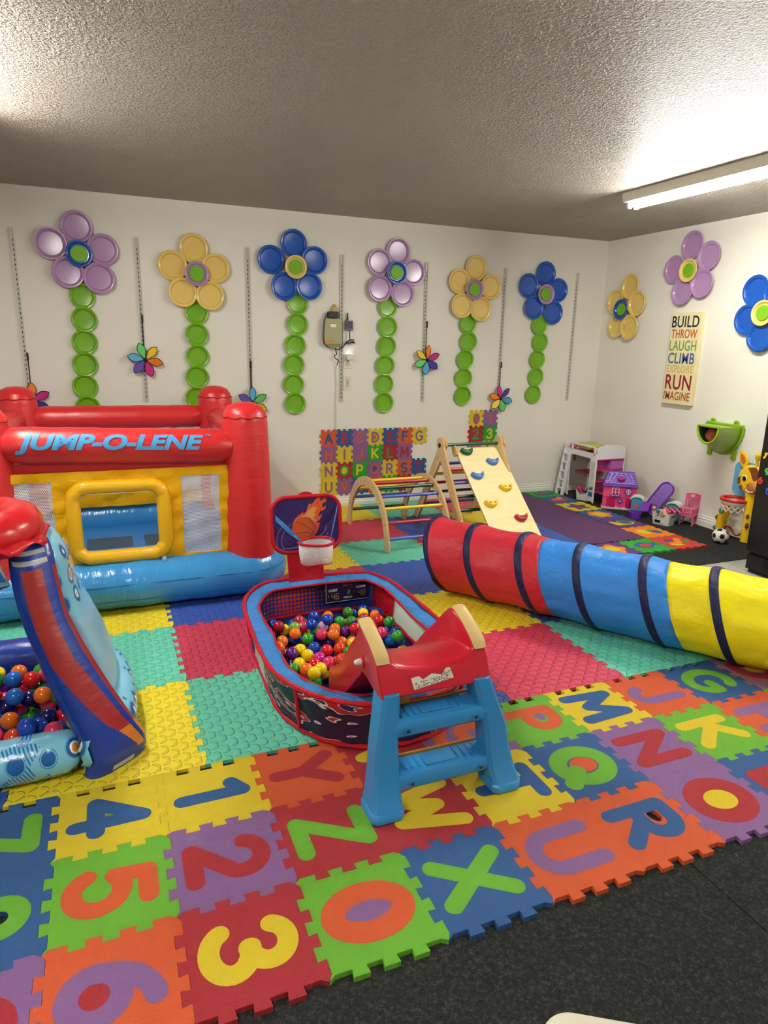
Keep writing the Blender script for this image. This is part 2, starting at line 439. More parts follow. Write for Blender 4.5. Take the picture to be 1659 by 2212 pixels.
# ---------------------------------------------------------------- lamps
WHITE_ENAMEL = plain('white_enamel', rgb(232, 229, 212), .35, .5)
def tube_mat():
    t = NT('lit_tube'); t.base((.9, .9, .85), .3, .3)
    t.b.inputs['Emission Color'].default_value = (*TUBE_COLOR, 1); t.b.inputs['Emission Strength'].default_value = TUBE_STRENGTH
    return t.m
TUBE = tube_mat()
def ceiling_light():
    t = thing('strip_light', 'white fluorescent strip light with two bare lit tubes on the ceiling by the right wall', 'ceiling light', (3.83, 1.11, H), 0, None, False)
    L = 1.24
    b = MB(); pr = [(-.08, 0), (-.08, -.026), (-.066, -.054), (.066, -.054), (.08, -.026), (.08, 0)]
    b.loft([[(x, -L/2, z) for x, z in pr], [(x, L/2, z) for x, z in pr]]); b.build('housing', WHITE_ENAMEL, t, 30)
    for sx in (-.030, .030):
        m = MB(); m.tube([(sx, -L/2+.03, -.073), (sx, L/2-.03, -.073)], .0135, 14); m.build('tube', TUBE, t)
        for e in (-1, 1):
            m = MB(); m.box((sx, e*(L/2-.018), -.072), (.026, .022, .044)); m.build('lamp_holder', WHITE_ENAMEL, t, 0, .004)
    return t
L0 = ceiling_light()
for loc, lb in (((.03, 1.15, H), 'fluorescent strip light on the ceiling over the bounce house'),
                ((3.83, -1.5, H), 'fluorescent strip light on the ceiling behind the camera, on the right'),
                ((-.30, -1.9, H), 'fluorescent strip light on the ceiling behind the camera, on the left')):
    c = copy_tree(L0); c.location = loc; c['label'] = lb

# ---------------------------------------------------------------- large foam tiles
FC = {'Y': rgb(232, 208, 44), 'T': rgb(100, 198, 168), 'R': rgb(200, 58, 84), 'B': rgb(52, 82, 166), 'P': rgb(96, 64, 112)}
FN = {'Y': 'yellow', 'T': 'teal', 'R': 'red', 'B': 'blue', 'P': 'purple'}
XLN = [-.4575, .1525, .7625, 1.3725, 1.98, 2.57, 3.15, 3.72]
YLN = [0.0, .615, 1.205, 1.785, 2.31, 2.86, 3.378]
GRID = ['BYTBRTY', 'RTRTYBR', 'TYBRBTB', 'YBTYTRB', 'BRYTRBY', 'TBRBYTR']
GRID[4] = 'BTYBRBY'; GRID[5] = 'TRTRYTR'
BIGL = {(0, 0): 'beside the inflatable ball pool, behind the yellow number tiles', (0, 1): 'in front of the basketball ball pit, behind the orange Y tile',
        (0, 2): 'under the front of the basketball ball pit and the slide', (0, 3): 'right of the toddler slide, behind the letter P and M tiles',
        (0, 4): 'right of the slide, in front of the play tunnel', (1, -1): 'far left, behind the inflatable ball pool', (1, 0): 'left of the red tile, right beside the inflatable ball pool',
        (1, 1): 'left of the basketball ball pit', (1, 2): 'under the middle of the basketball ball pit', (1, 3): 'between the ball pit and the red end of the tunnel',
        (2, 0): 'directly in front of the bounce house', (2, 1): 'left of the back of the basketball ball pit', (2, 2): 'behind the basketball hoop of the ball pit', (2, 3): 'left of the open red end of the tunnel',
        (3, 2): 'behind the hoop, left of the teal tile', (3, 3): 'under the near foot of the arch climber', (3, 4): 'behind the red tunnel end, under the arch climber',
        (4, 3): 'under the left side of the arch climber', (4, 4): 'under the middle of the arch climber', (4, 5): 'under the climbing triangle, left of the ramp', (5, 3): 'against the back wall, left of the arch climber',
        (5, 4): 'against the back wall, behind the arch climber', (5, 5): 'against the back wall, behind the climbing triangle', (3, 5): 'under the climbing ramp, left of the plain purple mat'}
for r in range(6):
    for k in range(7):
        cx = GRID[r][k]
        x0, x1, y0, y1 = XLN[k], XLN[k+1], YLN[r], YLN[r+1]
        md = ('flat' if r == 0 else 'both', 'flat' if k == 6 else 'both', 'flat' if r == 5 else 'both', 'flat' if k == 0 else 'both')
        m = MB(); m.prism(jig(x0, y0, x1, y1, 13, .022, .0045, md, .0006), ZC, 0.0)
        xc, yc = (x0+x1)/2, (y0+y1)/2; m.v = [p-Vector((xc, yc, ZC)) for p in m.v]
        o = m.build('foam_tile', plate('plate_'+FN[cx], FC[cx]), smooth=0); o.location = (xc, yc, ZC)
        key = (r, k-1)
        lb = f"large {FN[cx]} foam tile " + BIGL.get(key, f"mostly hidden, {['first','second','third','fourth','fifth','sixth'][r]} row back, {['first','second','third','fourth','fifth','sixth','seventh'][k]} from the left")
        tag(o, lb, 'floor mat', 'large textured floor tiles')

# ---------------------------------------------------------------- alphabet tiles on the floor
AC = {'y': rgb(226, 198, 42), 'g': rgb(108, 176, 50), 'b': rgb(46, 88, 146), 'o': rgb(214, 90, 48), 'r': rgb(168, 42, 52), 'p': rgb(138, 98, 152), 'v': rgb(160, 112, 134)}
AN = {'y': 'yellow', 'g': 'green', 'b': 'blue', 'o': 'orange', 'r': 'red', 'p': 'purple', 'v': 'mauve'}
def fm(c): return foam('foam_'+AN[c], AC[c])
ROWS = [[('7', 'b', 'g', ''), ('4', 'y', 'b', 'g'), ('1', 'y', 'b', ''), ('Y', 'o', 'r', ''), ('V', 'r', 'y', ''), ('S', 'p', 'o', ''), ('P', 'g', 'o', 'p'), ('M', 'y', 'b', ''), ('J', 'o', 'p', ''), ('G', 'b', 'g', ''), ('D', 'v', 'r', 'y')],
        [('8', 'b', 'g', '-'), ('5', 'g', 'o', ''), ('2', 'p', 'r', ''), ('Z', 'r', 'g', ''), ('W', 'r', 'y', ''), ('T', 'y', 'b', ''), ('Q', 'b', 'g', 'o'), ('N', 'p', 'r', ''), ('K', 'g', 'y', ''), ('H', 'o', 'p', ''), ('E', 'g', 'r', '')],
        [('9', 'p', 'r', 'y'), ('6', 'o', 'p', 'r'), ('3', 'r', 'y', ''), ('0', 'g', 'o', 'p'), ('X', 'b', 'g', ''), ('U', 'o', 'p', ''), ('R', 'o', 'b', '-'), ('O', 'p', 'r', 'y'), ('L', 'b', 'r', ''), ('I', 'y', 'o', ''), ('F', 'r', 'b', '')]]
S = .305
for r in range(3):
    for c in range(11):
        ch, ct, cl, cc = ROWS[r][c]
        x0, y0 = c*S, -(r+1)*S; xc, yc = x0+S/2, y0+S/2
        poly = jig(x0, y0, x0+S, y0+S, 7, .022, .005, ('both', 'both', 'notch' if r == 0 else 'both', 'both'), .0005)
        poly = [(x-xc, y-yc) for x, y in poly]
        R = Matrix.Rotation(-pi/2, 4, 'Z'); sz = .188; hw = .0255 if ch not in 'OQ0' else .031
        if ch in 'OQ': sz = .178
        m = MB()
        if cc == '-':                                     # the missing centre piece leaves a real hole
            wd, _, ct_ = FONT[ch]; cx, cy, rx, ry = ct_[0]
            ax, ay = (rx*sz*.9, ry*sz*.9) if ch == 'R' else (rx*sz-hw, ry*sz-hw)
            hole = [R @ Vector((*p, 0)) for p in arc((cx-wd/2)*sz, (cy-.5)*sz, ax, ay, 0, 360, 20)[:-1]]
            hole = [(p.x, p.y) for p in hole]; n = len(poly)
            i0 = min(range(n), key=lambda i: hypot(poly[i][0]-hole[0][0], poly[i][1]-hole[0][1]))
            j0 = min(range(len(hole)), key=lambda j: hypot(poly[i0][0]-hole[j][0], poly[i0][1]-hole[j][1]))
            hl = hole[j0:]+hole[:j0]
            hl = [hl[0]]+list(reversed(hl[1:]))+[hl[0]]
            poly = poly[:i0+1]+hl+poly[i0:]
        m.prism(poly, 0, -ZC)
        o = m.build('alphabet_tile', fm(ct), smooth=0, fix=(cc != '-')); o.location = (xc, yc, ZC)
        kind = 'number' if ch.isdigit() else 'letter'
        place = ('against the large tiles', 'in the middle row of the letter tiles', 'in the front row by the carpet')[r]
        tag(o, f"{AN[ct]} foam floor tile with {AN[cl]} {kind} {ch}, {place}", 'foam tile', 'alphabet tiles on the floor')
        glyph(ch, sz, hw, -ZC-.004, -ZC+.0005, R).build(kind, fm(cl), o, 0, label=f"{AN[cl]} {kind} {ch}")
        if cc and cc != '-':
            for q in counters(ch, sz, hw, R, -ZC-.004, -ZC+.0002): q.build('centre_piece', fm(cc), o, 0, label=f"{AN[cc]} centre piece")

# ---------------------------------------------------------------- picture mat in the far corner
o = MB().prism(jig(3.722, 1.705, 4.285, YB-.022, 19, .014, .003, ('notch', 'both', 'flat', 'flat'), .0006), ZC, 0).build('play_mat', plain('foam_plum', rgb(84, 50, 92), .65, .3), smooth=0)
tag(o, 'plain dark purple foam mat beside the row of picture tiles', 'floor mat')
def blob(pts): 
    return [(p.x, p.y) for p in smooth_path([(*p, 0) for p in pts]+[(*pts[0], 0)], 4)][:-1]
def pic_tile(x0, y0, x1, y1, col, pics, label):
    xc, yc = (x0+x1)/2, (y0+y1)/2
    poly = [(x-xc, y-yc) for x, y in jig(x0, y0, x1, y1, 7, .016, .004, ('both',)*4)]
    o = MB().prism(poly, 0, -ZC).build('picture_tile', col, smooth=0); o.location = (xc, yc, ZC)
    tag(o, label, 'foam tile', 'picture tiles around the purple mat')
    for i, (nm, pc, pp) in enumerate(pics):
        MB().prism(pp, -ZC-.003, -ZC+.0004*(i+1)).build(nm, pc, o, 0)
G2 = foam('foam_leaf', rgb(44, 158, 52)); B2 = fm('b'); Y2 = fm('y'); O2 = foam('foam_amber', rgb(240, 134, 30)); R2 = fm('r'); P2 = foam('foam_violet', rgb(92, 58, 120)); RR2 = foam('foam_coral', rgb(200, 60, 52))
def star(r1, r2, n=5): return [((r1 if i % 2 == 0 else r2)*cos(pi*i/n+.4), (r1 if i % 2 == 0 else r2)*sin(pi*i/n+.4)) for i in range(2*n)]
def flower(r, a, n=6): return [(r*(1+a*cos(n*t))*cos(t), r*(1+a*cos(n*t))*sin(t)) for t in [2*pi*i/60 for i in range(60)]]
fish = blob([(-.1, .0), (-.06, .05), (.02, .065), (.08, .02), (.11, .06), (.11, -.05), (.08, -.01), (.02, -.06), (-.06, -.045)])
half = blob([(-.07, .0), (-.05, .04), (.02, .045), (.06, .01), (0, -.005)])
bird = blob([(-.1, -.05), (-.03, -.06), (.03, -.03), (.06, .03), (.1, .05), (.07, .08), (.02, .06), (-.02, .0), (-.07, .0)])
snail = blob([(-.1, -.06), (-.02, -.07), (.06, -.06), (.1, -.02), (.08, .02), (.03, .05), (-.03, .05), (-.05, .0), (-.08, .05), (-.11, .04)])
yl = [1.41, 1.705, 1.99, 2.28, 2.57, 2.86, 3.13, YB-.02]
pic_tile(4.288, yl[0], 4.588, yl[1], RR2, [('bird', O2, bird), ('wing', P2, blob([(-.09, .03), (-.05, .07), (.0, .05), (-.02, .01)])), ('tail', Y2, blob([(-.11, -.05), (-.05, -.085), (.01, -.075), (-.05, -.05)])), ('leaf', G2, blob([(.05, .0), (.1, .01), (.1, -.04), (.06, -.04)]))], 'red picture tile with orange bird at the outer corner of the mat')
pic_tile(4.288, yl[1], 4.588, yl[2], O2, [('pineapple', Y2, blob([(-.1, .02), (-.06, .07), (.0, .06), (.03, .0), (-.02, -.05), (-.08, -.04)])), ('leaf', G2, blob([(.0, .03), (.05, .03), (.06, -.02), (.01, -.03)])), ('shell', B2, blob([(.02, -.0), (.08, .01), (.1, -.05), (.04, -.06)]))], 'orange picture tile with yellow and blue shapes, second from the outer corner')
pic_tile(4.288, yl[2], 4.588, yl[3], P2, [('snail', Y2, snail), ('shell', G2, arc(.02, 0, .065, .055, 0, 360, 24)[:-1]), ('spiral', B2, arc(.025, 0, .04, .032, 0, 360, 24)[:-1])], 'purple picture tile with yellow snail and green shell')
pic_tile(4.288, yl[3], 4.588, yl[4], B2, [('flower', O2, flower(.1, .12)), ('middle', Y2, arc(0, 0, .062, .06, 0, 360, 24)[:-1])], 'blue picture tile with orange and yellow flower')
pic_tile(4.288, yl[4], 4.588, yl[5], Y2, [('star', B2, star(.12, .065)), ('star', R2, star(.075, .035))], 'yellow picture tile with blue and red star')
pic_tile(4.288, yl[5], 4.588, yl[6], B2, [('fish', RR2, fish), ('fin', foam('foam_peach', rgb(240, 140, 100)), half), ('bubble', Y2, arc(.05, .075, .03, .026, 0, 360, 20)[:-1])], 'blue picture tile with red fish and yellow bubble, near the doll ladder')
pic_tile(4.288, yl[6], 4.588, yl[7], G2, [('hat', B2, fish), ('band', RR2, half)], 'green picture tile with red and blue shape against the back wall')
pic_tile(3.99, yl[0], 4.286, yl[1], G2, [('whale', B2, fish), ('belly', RR2, arc(0, 0, .05, .035, 0, 360, 24)[:-1])], 'green picture tile with blue whale behind the tunnel')
pic_tile(3.69, yl[0], 3.988, yl[1], P2, [('flower', O2, flower(.095, .15, 5)), ('middle', Y2, arc(0, 0, .055, .05, 0, 360, 24)[:-1])], 'purple picture tile with orange flower, partly behind the blue tunnel section')

# ================================================================= on the walls
def dish(mb, r, M, depth=.012, mi=0):
    mb.lathe([(0.001, .005), (r*.70, .005), (r*.735, .0055), (r*.755, .008), (r*.80, depth+.004), (r*.82, depth+.006), (r*.94, depth+.009), (r*.97, depth+.009), (r, depth+.005), (r*.985, depth+.003), (r*.83, depth), (r*.76, .001), (.001, .001)], 36, mi, M, False)
PL = {'lavender': plain('plate_lavender', rgb(170, 132, 176), .22, .5), 'yellow': plain('plate_butter', rgb(226, 194, 108), .22, .5), 'blue': plain('plate_royal', rgb(24, 80, 172), .2, .5), 'green': plain('plate_lime', rgb(112, 170, 32), .22, .5)}
MW = lambda x, z, off: frame((x, YB-.002-off, z), (1, 0, 0), (0, 0, 1), (0, -1, 0))
MR = lambda y, z, off: frame((XR-.002-off, y, z), (0, -1, 0), (0, 0, 1), (-1, 0, 0))
def plate_flower(MF, pts, stems, cp, cr, rp, rr, rc, rs, label):
    base = pts[5]
    PLM = plain('plate_lime_centre', rgb(112, 170, 32), .5, .3)
    o = thing('plate_flower', label, 'wall decoration', MF(*base, 0).to_translation(), 0, 'paper plate flowers')
    for i, s in enumerate(stems):
        m = MB(); dish(m, rs, MF(*s, .002+.003*(i % 2))); m.build('stem_plate', PL['green'], o)
    for i, s in enumerate(pts[:5]):
        m = MB(); dish(m, rp, MF(*s, .008+.0045*i)); m.build('petal', PL[cp], o)
    m = MB(); dish(m, rr, MF(*base, .046)); m.build('ring', PL[cr], o)
    m = MB(); m.lathe([(.001, .004), (rc*.93, .004), (rc, .0), (rc, -.006), (.001, -.006)], 36, 0, MF(*base, .058), False); m.build('middle', PLM, o)
FL = [([[0.433, 2.144], [0.259, 2.023], [0.591, 2.004], [0.354, 1.839], [0.553, 1.81], [0.435, 1.964]], [[0.433, 1.683], [0.433, 1.522], [0.422, 1.364], [0.413, 1.206], [0.4, 1.047], [0.406, 0.891]], 'lavender', 'blue', 'leftmost lavender plate flower with blue ring, above the bounce house'),
 ([[1.222, 2.056], [1.063, 1.926], [1.375, 1.926], [1.126, 1.74], [1.325, 1.724], [1.231, 1.875]], [[1.223, 1.597], [1.217, 1.435], [1.215, 1.272], [1.205, 1.115], [1.195, 0.955]], 'yellow', 'lavender', 'yellow plate flower on the back wall above the right post of the bounce house'),
 ([[1.984, 2.144], [1.801, 2.015], [2.15, 2.029], [1.903, 1.821], [2.103, 1.83], [1.991, 1.968]], [[2.011, 1.698], [2.008, 1.535], [1.989, 1.372], [1.975, 1.216], [1.971, 1.058], [1.983, 0.902]], 'blue', 'yellow', 'blue plate flower with yellow ring left of the wall control box'),
 ([[2.877, 2.145], [2.71, 2.051], [3.019, 1.99], [2.714, 1.844], [2.919, 1.812], [2.855, 1.974]], [[2.793, 1.701], [2.797, 1.538], [2.791, 1.378], [2.781, 1.217], [2.775, 1.059], [2.777, 0.899]], 'lavender', 'blue', 'lavender plate flower with blue ring right of the wall control box'),
 ([[3.624, 2.058], [3.464, 1.94], [3.777, 1.907], [3.494, 1.737], [3.679, 1.717], [3.6, 1.876]], [[3.571, 1.586], [3.584, 1.432], [3.562, 1.274], [3.552, 1.112], [3.555, 0.951]], 'yellow', 'lavender', 'yellow plate flower on the back wall above the wall number tiles'),
 ([[4.357, 2.053], [4.178, 1.939], [4.499, 1.913], [4.246, 1.752], [4.456, 1.713], [4.351, 1.869]], [[4.329, 1.594], [4.35, 1.444], [4.335, 1.282], [4.331, 1.123], [4.317, 0.959]], 'blue', 'lavender', 'blue plate flower with lavender ring nearest the room corner')]
for p_, s_, a, b, lb in FL: plate_flower(MW, p_, s_, a, b, .107, .089, .056, .088, lb)
FR = [([[3.025, 1.951], [3.197, 1.825], [2.909, 1.798], [3.136, 1.612], [2.962, 1.591], [3.073, 1.751]], 'yellow', 'blue', 'stemless yellow plate flower with blue ring on the right wall'),
 ([[2.355, 2.227], [2.511, 2.054], [2.164, 2.127], [2.39, 1.873], [2.192, 1.921], [2.328, 2.03]], 'lavender', 'yellow', 'stemless lavender plate flower above the word sign'),
 ([[1.694, 1.839], [1.73, 1.633], [1.51, 1.80], [1.592, 1.511], [1.40, 1.60], [1.58, 1.675]], 'blue', 'yellow', 'stemless blue plate flower cut by the right edge of the picture')]
for p_, a, b, lb in FR: plate_flower(MR, p_, [], a, b, .112, .092, .055, .088, lb)

# slotted shelf standards
STEEL = plain('standard_white', rgb(205, 203, 192), .35, .5); DARK = plain('dark_slot', rgb(40, 42, 40), .7, .2)
def standard(x, z0, z1, label):
    o = thing('shelf_standard', label, 'shelf track', (x, YB, z0), 0, 'slotted shelf tracks on the back wall')
    m = MB(); hh = z1-z0
    for sx in (-.011, .011): m.box((x+sx, YB-.007, z0+hh/2), (.003, .014, hh))
    m.box((x, YB-.0025, z0+hh/2), (.022, .004, hh)); m.build('track', STEEL, o, 0)
    m = MB(); n = int((hh-.08)/.032)
    for i in range(n): m.box((x, YB-.0052, z0+.04+i*.032), (.005, .002, .016))
    m.build('slots', DARK, o, 0)
ST = [(.027, 1.0, 2.112), (.822, .928, 2.106), (1.622, .93, 2.092), (2.388, .909, 2.091), (3.151, .9, 2.079), (3.934, .86, 2.08), (4.724, .894, 2.08)]
SLB = ['at the far left beside the lavender flower', 'left of the yellow flower above the bounce house', 'left of the blue flower with yellow ring', 'behind the wall control box', 'right of the lavender flower with blue ring', 'right of the yellow flower over the number tiles', 'nearest the room corner']
for (x, a, b), lb in zip(ST, SLB): standard(x, a, b, 'white slotted shelf track '+lb)

# pinwheels hung upside down from the tracks
PW = {'o': rgb(238, 128, 30), 'm': rgb(206, 52, 140), 'p': rgb(86, 62, 158), 'b': rgb(86, 168, 206), 'g': rgb(100, 200, 100), 'y': rgb(240, 200, 50)}
NAVY = plain('navy_trim', rgb(24, 26, 58), .5, .3); BLK = plain('black_plastic', rgb(16, 16, 17), .4, .4)
def pinwheel(x, z, a0, order, ztop, label):
    o = thing('pinwheel', label, 'pinwheel', (x, YB-.03, z), 0, 'rainbow pinwheels on the back wall')
    m = MB(); m.tube([(x-.004, YB-.012, z), (x-.002, YB-.01, ztop)], .004, 8); m.build('stick', BLK, o)
    m = MB(); m.tube([(x-.002, YB-.018, ztop-.01), (x-.002, YB-.018, ztop+.045)], .007, 8); m.build('handle', BLK, o)
    for i, c in enumerate(order):
        a = radians(a0-60*i); tilt = .35
        uv = (cos(a), 0, sin(a)); vv = Vector((-sin(a)*cos(tilt), -sin(tilt), cos(a)*cos(tilt))); wv = Vector(uv).cross(vv)
        M = frame((x, YB-.042, z), uv, vv, wv)
        out = [(.012, -.006)]+[(.012+.118*t, -s*.032*sin(pi*t**1.25)**.8-.004*s*(1-t)) for s in (1,) for t in [k/14 for k in range(1, 14)]]
        up = [(px, -py) for px, py in reversed(out)]
        poly = out+[(.131, 0)]+up
        m = MB(); m.prism(poly, -.0012, .0012, 0, M); pt = m.build('petal', NAVY, o, 0)
        m = MB(); inner = [(.071+(px-.071)*.9, py*.84) for px, py in poly]; m.prism(inner, -.0018, .0018, 0, M)
        m.build('panel', plain('pin_'+c, PW[c], .55, .3), pt, 0)
    m = MB(); m.ball((x, YB-.046, z), .013, 14, 8); m.build('hub', BLK, o)
pinwheel(.045, .949, 88, 'omp' + 'bgy', 1.24, 'pinwheel at the far left, half hidden by the bounce house')
pinwheel(.83, 1.243, 48, 'yompbg', 1.525, 'pinwheel between the first two plate flowers above the bounce house')
pinwheel(1.627, .913, 90, 'bgyomp', 1.2, 'pinwheel beside the right post of the bounce house')
pinwheel(3.171, 1.266, 84, 'ompbgy', 1.55, 'pinwheel right of the lavender flower with blue ring')
pinwheel(3.948, .924, 106, 'mpbgyo', 1.21, 'pinwheel above the number tiles on the wall')

# letters and numbers on the wall
def wall_tile(ch, ct, cl, cc, xc, zc, s, label, grp):
    poly = jig(-s/2, -s/2, s/2, s/2, 5, s*.11, s*.03, ('both',)*4, .0003)
    M = frame((0, 0, 0), (1, 0, 0), (0, 0, 1), (0, -1, 0))
    m = MB(); m.prism(poly, 0, .009, 0, M); o = m.build('alphabet_tile', fm(ct) if ct != 'g' else G2, smooth=0); o.location = (xc, YB-.0005, zc)
    tag(o, label, 'foam tile', grp)
    sz = s*.56; hw = s*.062
    glyph(ch, sz, hw, .006, .0094, M).build('number' if ch.isdigit() else 'letter', fm(cl) if cl != 'g' else G2, o, 0)
    if cc:
        for q in counters(ch, sz, hw, M, .006, .0092): q.build('centre_piece', fm(cc), o, 0)
WT = [('A', 'o', 'b', 0), ('B', 'b', 'r', 0), ('C', 'p', 'o', 0), ('D', 'y', 'p', 'o'), ('E', 'b', 'r', 0), ('F', 'o', 'b', 0), ('G', 'y', 'p', 0),
      ('H', 'p', 'o', 0), ('I', 'y', 'p', 0), ('J', 'p', 'o', 0), ('K', 'g', 'y', 0), ('L', 'r', 'g', 0), ('M', 'p', 'r', 0), None,
      ('N', 'y', 'p', 0), ('O', 'r', 'g', 'y'), ('P', 'g', 'y', 0), ('Q', 'p', 'o', 'b'), ('R', 'y', 'p', 0), ('S', 'o', 'b', 0), ('T', 'b', 'r', 0),
      ('U', 'y', 'p', 0), ('V', 'p', 'o', 0), ('W', 'b', 'o', 0), ('X', 'o', 'b', 0), ('Y', 'g', 'y', 0), ('Z', 'r', 'g', 0), None]
for i, t in enumerate(WT):
    if t:
        c = i % 7; r = i//7
        wall_tile(*t, 2.207+.143*(c+.5), .668-.1425*(r+.5), .1425, f"small {AN[t[1]]} foam tile with {AN[t[2]]} letter {t[0]} on the back wall", 'alphabet tiles on the wall')
for i, t in enumerate([('0', 'y', 'p', 'o'), ('1', 'p', 'o', 0), ('2', 'r', 'g', 0), ('3', 'g', 'y', 0), ('4', 'p', 'o', 0), ('5', 'y', 'b', 0)]):
    wall_tile(*t, 3.718+.151*(i % 2), .736-.1425*(i//2), .146, f"small {AN[t[1]]} foam tile with {AN[t[2]]} number {t[0]} on the back wall", 'number tiles on the wall')

# wall control box, adapter, receiver, outlets
BOX = plain('olive_box', rgb(160, 158, 118), .5, .4)
o = thing('control_box', 'beige garage control box on the back wall between the plate flowers', 'control box', (2.305, YB, 1.38))
MB().prism([(x+2.305, z+1.487) for x, z in rrect(.152, .205, .012)], 0, .05, 0, frame((0, YB-.001, 0), (1, 0, 0), (0, 0, 1), (0, -1, 0))).build('case', BOX, o, 30, .004)
m = MB(); m.loft([[(2.232, YB-.004, 1.386), (2.378, YB-.004, 1.386), (2.378, YB-.045, 1.386), (2.232, YB-.045, 1.386)], [(2.295, YB-.004, 1.35), (2.335, YB-.004, 1.35), (2.335, YB-.025, 1.35), (2.295, YB-.025, 1.35)]]); m.build('cable_spout', BOX, o, 0)
MB().box((2.302, YB-.0525, 1.538), (.046, .001, .036)).build('warning_sticker', plain('sticker_white', rgb(235, 225, 220), .5, .3), o, 0)
MB().box((2.302, YB-.0535, 1.551), (.044, .001, .007)).build('sticker_heading', plain('sticker_red', rgb(200, 60, 50), .5, .3), o, 0)
MB().box((2.268, YB-.0525, 1.408), (.074, .001, .018)).build('peeled_patch', plain('patch_tan', rgb(190, 140, 84), .6, .2), o, 0)
o = thing('power_adapter', 'black power adapter with tan plug on top of the control box', 'adapter', (2.3, YB, 1.59))
MB().box((2.305, YB-.03, 1.618), (.09, .045, .052)).build('body', BLK, o, 0, .005)
m = MB(); m.box((2.325, YB-.02, 1.662), (.044, .034, .036)); m.box((2.325, YB-.02, 1.69), (.02, .022, .026)); m.build('plug', plain('plug_tan', rgb(196, 160, 84), .5, .3), o, 0, .003)
o = thing('receiver', 'small grey radio receiver with stub antenna beside the shelf track', 'receiver', (2.455, YB, 1.5))
MB().box((2.452, YB-.016, 1.539), (.06, .03, .078)).build('body', plain('receiver_grey', rgb(104, 108, 116), .5, .4), o, 0, .005)
MB().box((2.452, YB-.032, 1.543), (.046, .002, .056)).build('face_panel', plain('receiver_face', rgb(46, 52, 74), .4, .4), o, 0)
m = MB(); m.tube([(2.437, YB-.016, 1.58), (2.435, YB-.018, 1.64)], [.009, .005], 10); m.build('antenna', BLK, o)
def wire(name, pts, r, mat, label):
    m = MB(); m.tube(smooth_path(pts, 6), r, 8); o = m.build(name, mat); tag(o, label, 'cable')
yw = YB-.03
wire('cable', [(2.265, yw, 1.632), (2.236, yw-.02, 1.595), (2.222, yw-.02, 1.525), (2.215, yw-.02, 1.445), (2.228, yw-.01, 1.393), (2.258, yw, 1.366), (2.29, yw, 1.366)], .004, BLK, 'black cable looping down the left side of the control box')
wire('cable', [(2.322, yw, 1.352), (2.35, yw, 1.343), (2.386, yw-.01, 1.358), (2.412, yw, 1.388), (2.43, yw, 1.409), (2.47, yw, 1.425), (2.489, yw, 1.42), (2.47, yw, 1.40), (2.42, yw, 1.39), (2.44, yw-.01, 1.405), (2.5, yw, 1.398), (2.46, yw, 1.42), (2.452, yw, 1.46), (2.455, yw, 1.5)], .004, BLK, 'bundled black cable from the control box to the receiver')
wire('cable', [(2.324, yw, 1.352), (2.339, yw, 1.31), (2.319, yw, 1.289), (2.33, yw, 1.27), (2.354, yw, 1.255), (2.341, yw, 1.215)], .004, BLK, 'short black cable hanging crookedly under the control box')
wire('cable', [(2.341, YB-.008, 1.21), (2.335, YB-.008, 1.13), (2.345, YB-.008, 1.04), (2.34, YB-.008, .9), (2.34, YB-.006, .672)], .0035, plain('cord_white', rgb(214, 212, 202), .4, .4), 'thin white cord running down to the wall letter tiles')
IV = plain('ivory_plastic', rgb(222, 216, 196), .4, .4); OUTL = plain('outlet_face', rgb(196, 190, 172), .45, .4)
for zc, lb in ((1.245, 'white wall outlet with a night light plugged in, under the receiver'), (1.068, 'lower white wall outlet with child safety caps')):
    o = thing('power_outlet', lb, 'outlet', (2.446, YB, zc-.06), 0, 'wall outlets')
    MB().box((2.446, YB-.003, zc), (.078, .006, .118)).build('cover_plate', IV, o, 0, .002)
    for dz in (-.021, .021):
        m = MB(); m.prism(rrect(.034, .03, .012), 0, .006, 0, frame((2.446, YB-.006, zc+dz), (1, 0, 0), (0, 0, 1), (0, -1, 0))); m.build('socket', OUTL, o, 0)
    MB().box((2.446, YB-.0075, zc), (.014, .003, .008)).build('reset_button', plain('button_red', rgb(150, 40, 30), .4, .4), o, 0)
o = thing('night_light', 'glowing white plug-in night light in the upper outlet', 'night light', (2.452, YB-.02, 1.262))
MB().prism(rrect(.052, .05, .012), 0, .035, 0, frame((2.452, YB-.0125, 1.285), (1, 0, 0), (0, 0, 1), (0, -1, 0))).build('body', IV, o, 30, .004)
t = NT('night_glow'); t.base((.8, .85, 1), .4); t.b.inputs['Emission Color'].default_value = (.75, .87, 1, 1); t.b.inputs['Emission Strength'].default_value = 4.0
MB().box((2.452, YB-.027, 1.3115), (.05, .024, .004)).build('lamp', t.m, o, 0)

# word sign on the right wall
CREAM = plain('sign_cream', rgb(226, 214, 166), .6, .3)
o = thing('word_sign', 'tall cream canvas sign of coloured words from BUILD to IMAGINE', 'sign', (XR, 2.31, .95))
MB().box((XR-.019, 2.305, 1.327), (.036, .318, .752)).build('canvas', CREAM, o, 0, .002)
WORDS = [('BUILD', (30, 34, 58), 1.582, 1.675, .285), ('THROW', (178, 92, 48), 1.495, 1.568, .272), ('LAUGH', (112, 158, 86), 1.394, 1.478, .285), ('CLIMB', (70, 98, 152), 1.288, 1.378, .282), ('EXPLORE', (206, 174, 88), 1.214, 1.276, .282), ('RUN', (140, 38, 48), 1.072, 1.196, .278), ('IMAGINE', (160, 88, 50), .985, 1.056, .282)]
for wd, c, z0, z1, wdt in WORDS:
    tm = text_mb(wd, .1, .0005, .0014 if wd != 'EXPLORE' else .0006, spacing=1.06)
    fit(tm, -wdt/2, wdt/2, z0, z1)
    xf(tm, lambda p: (XR-.0378-p.z, 2.308-p.x, p.y)); tm.build('word', plain('ink_'+wd.lower(), rgb(*c), .6, .2), o, 0, label=f'painted word {wd}')

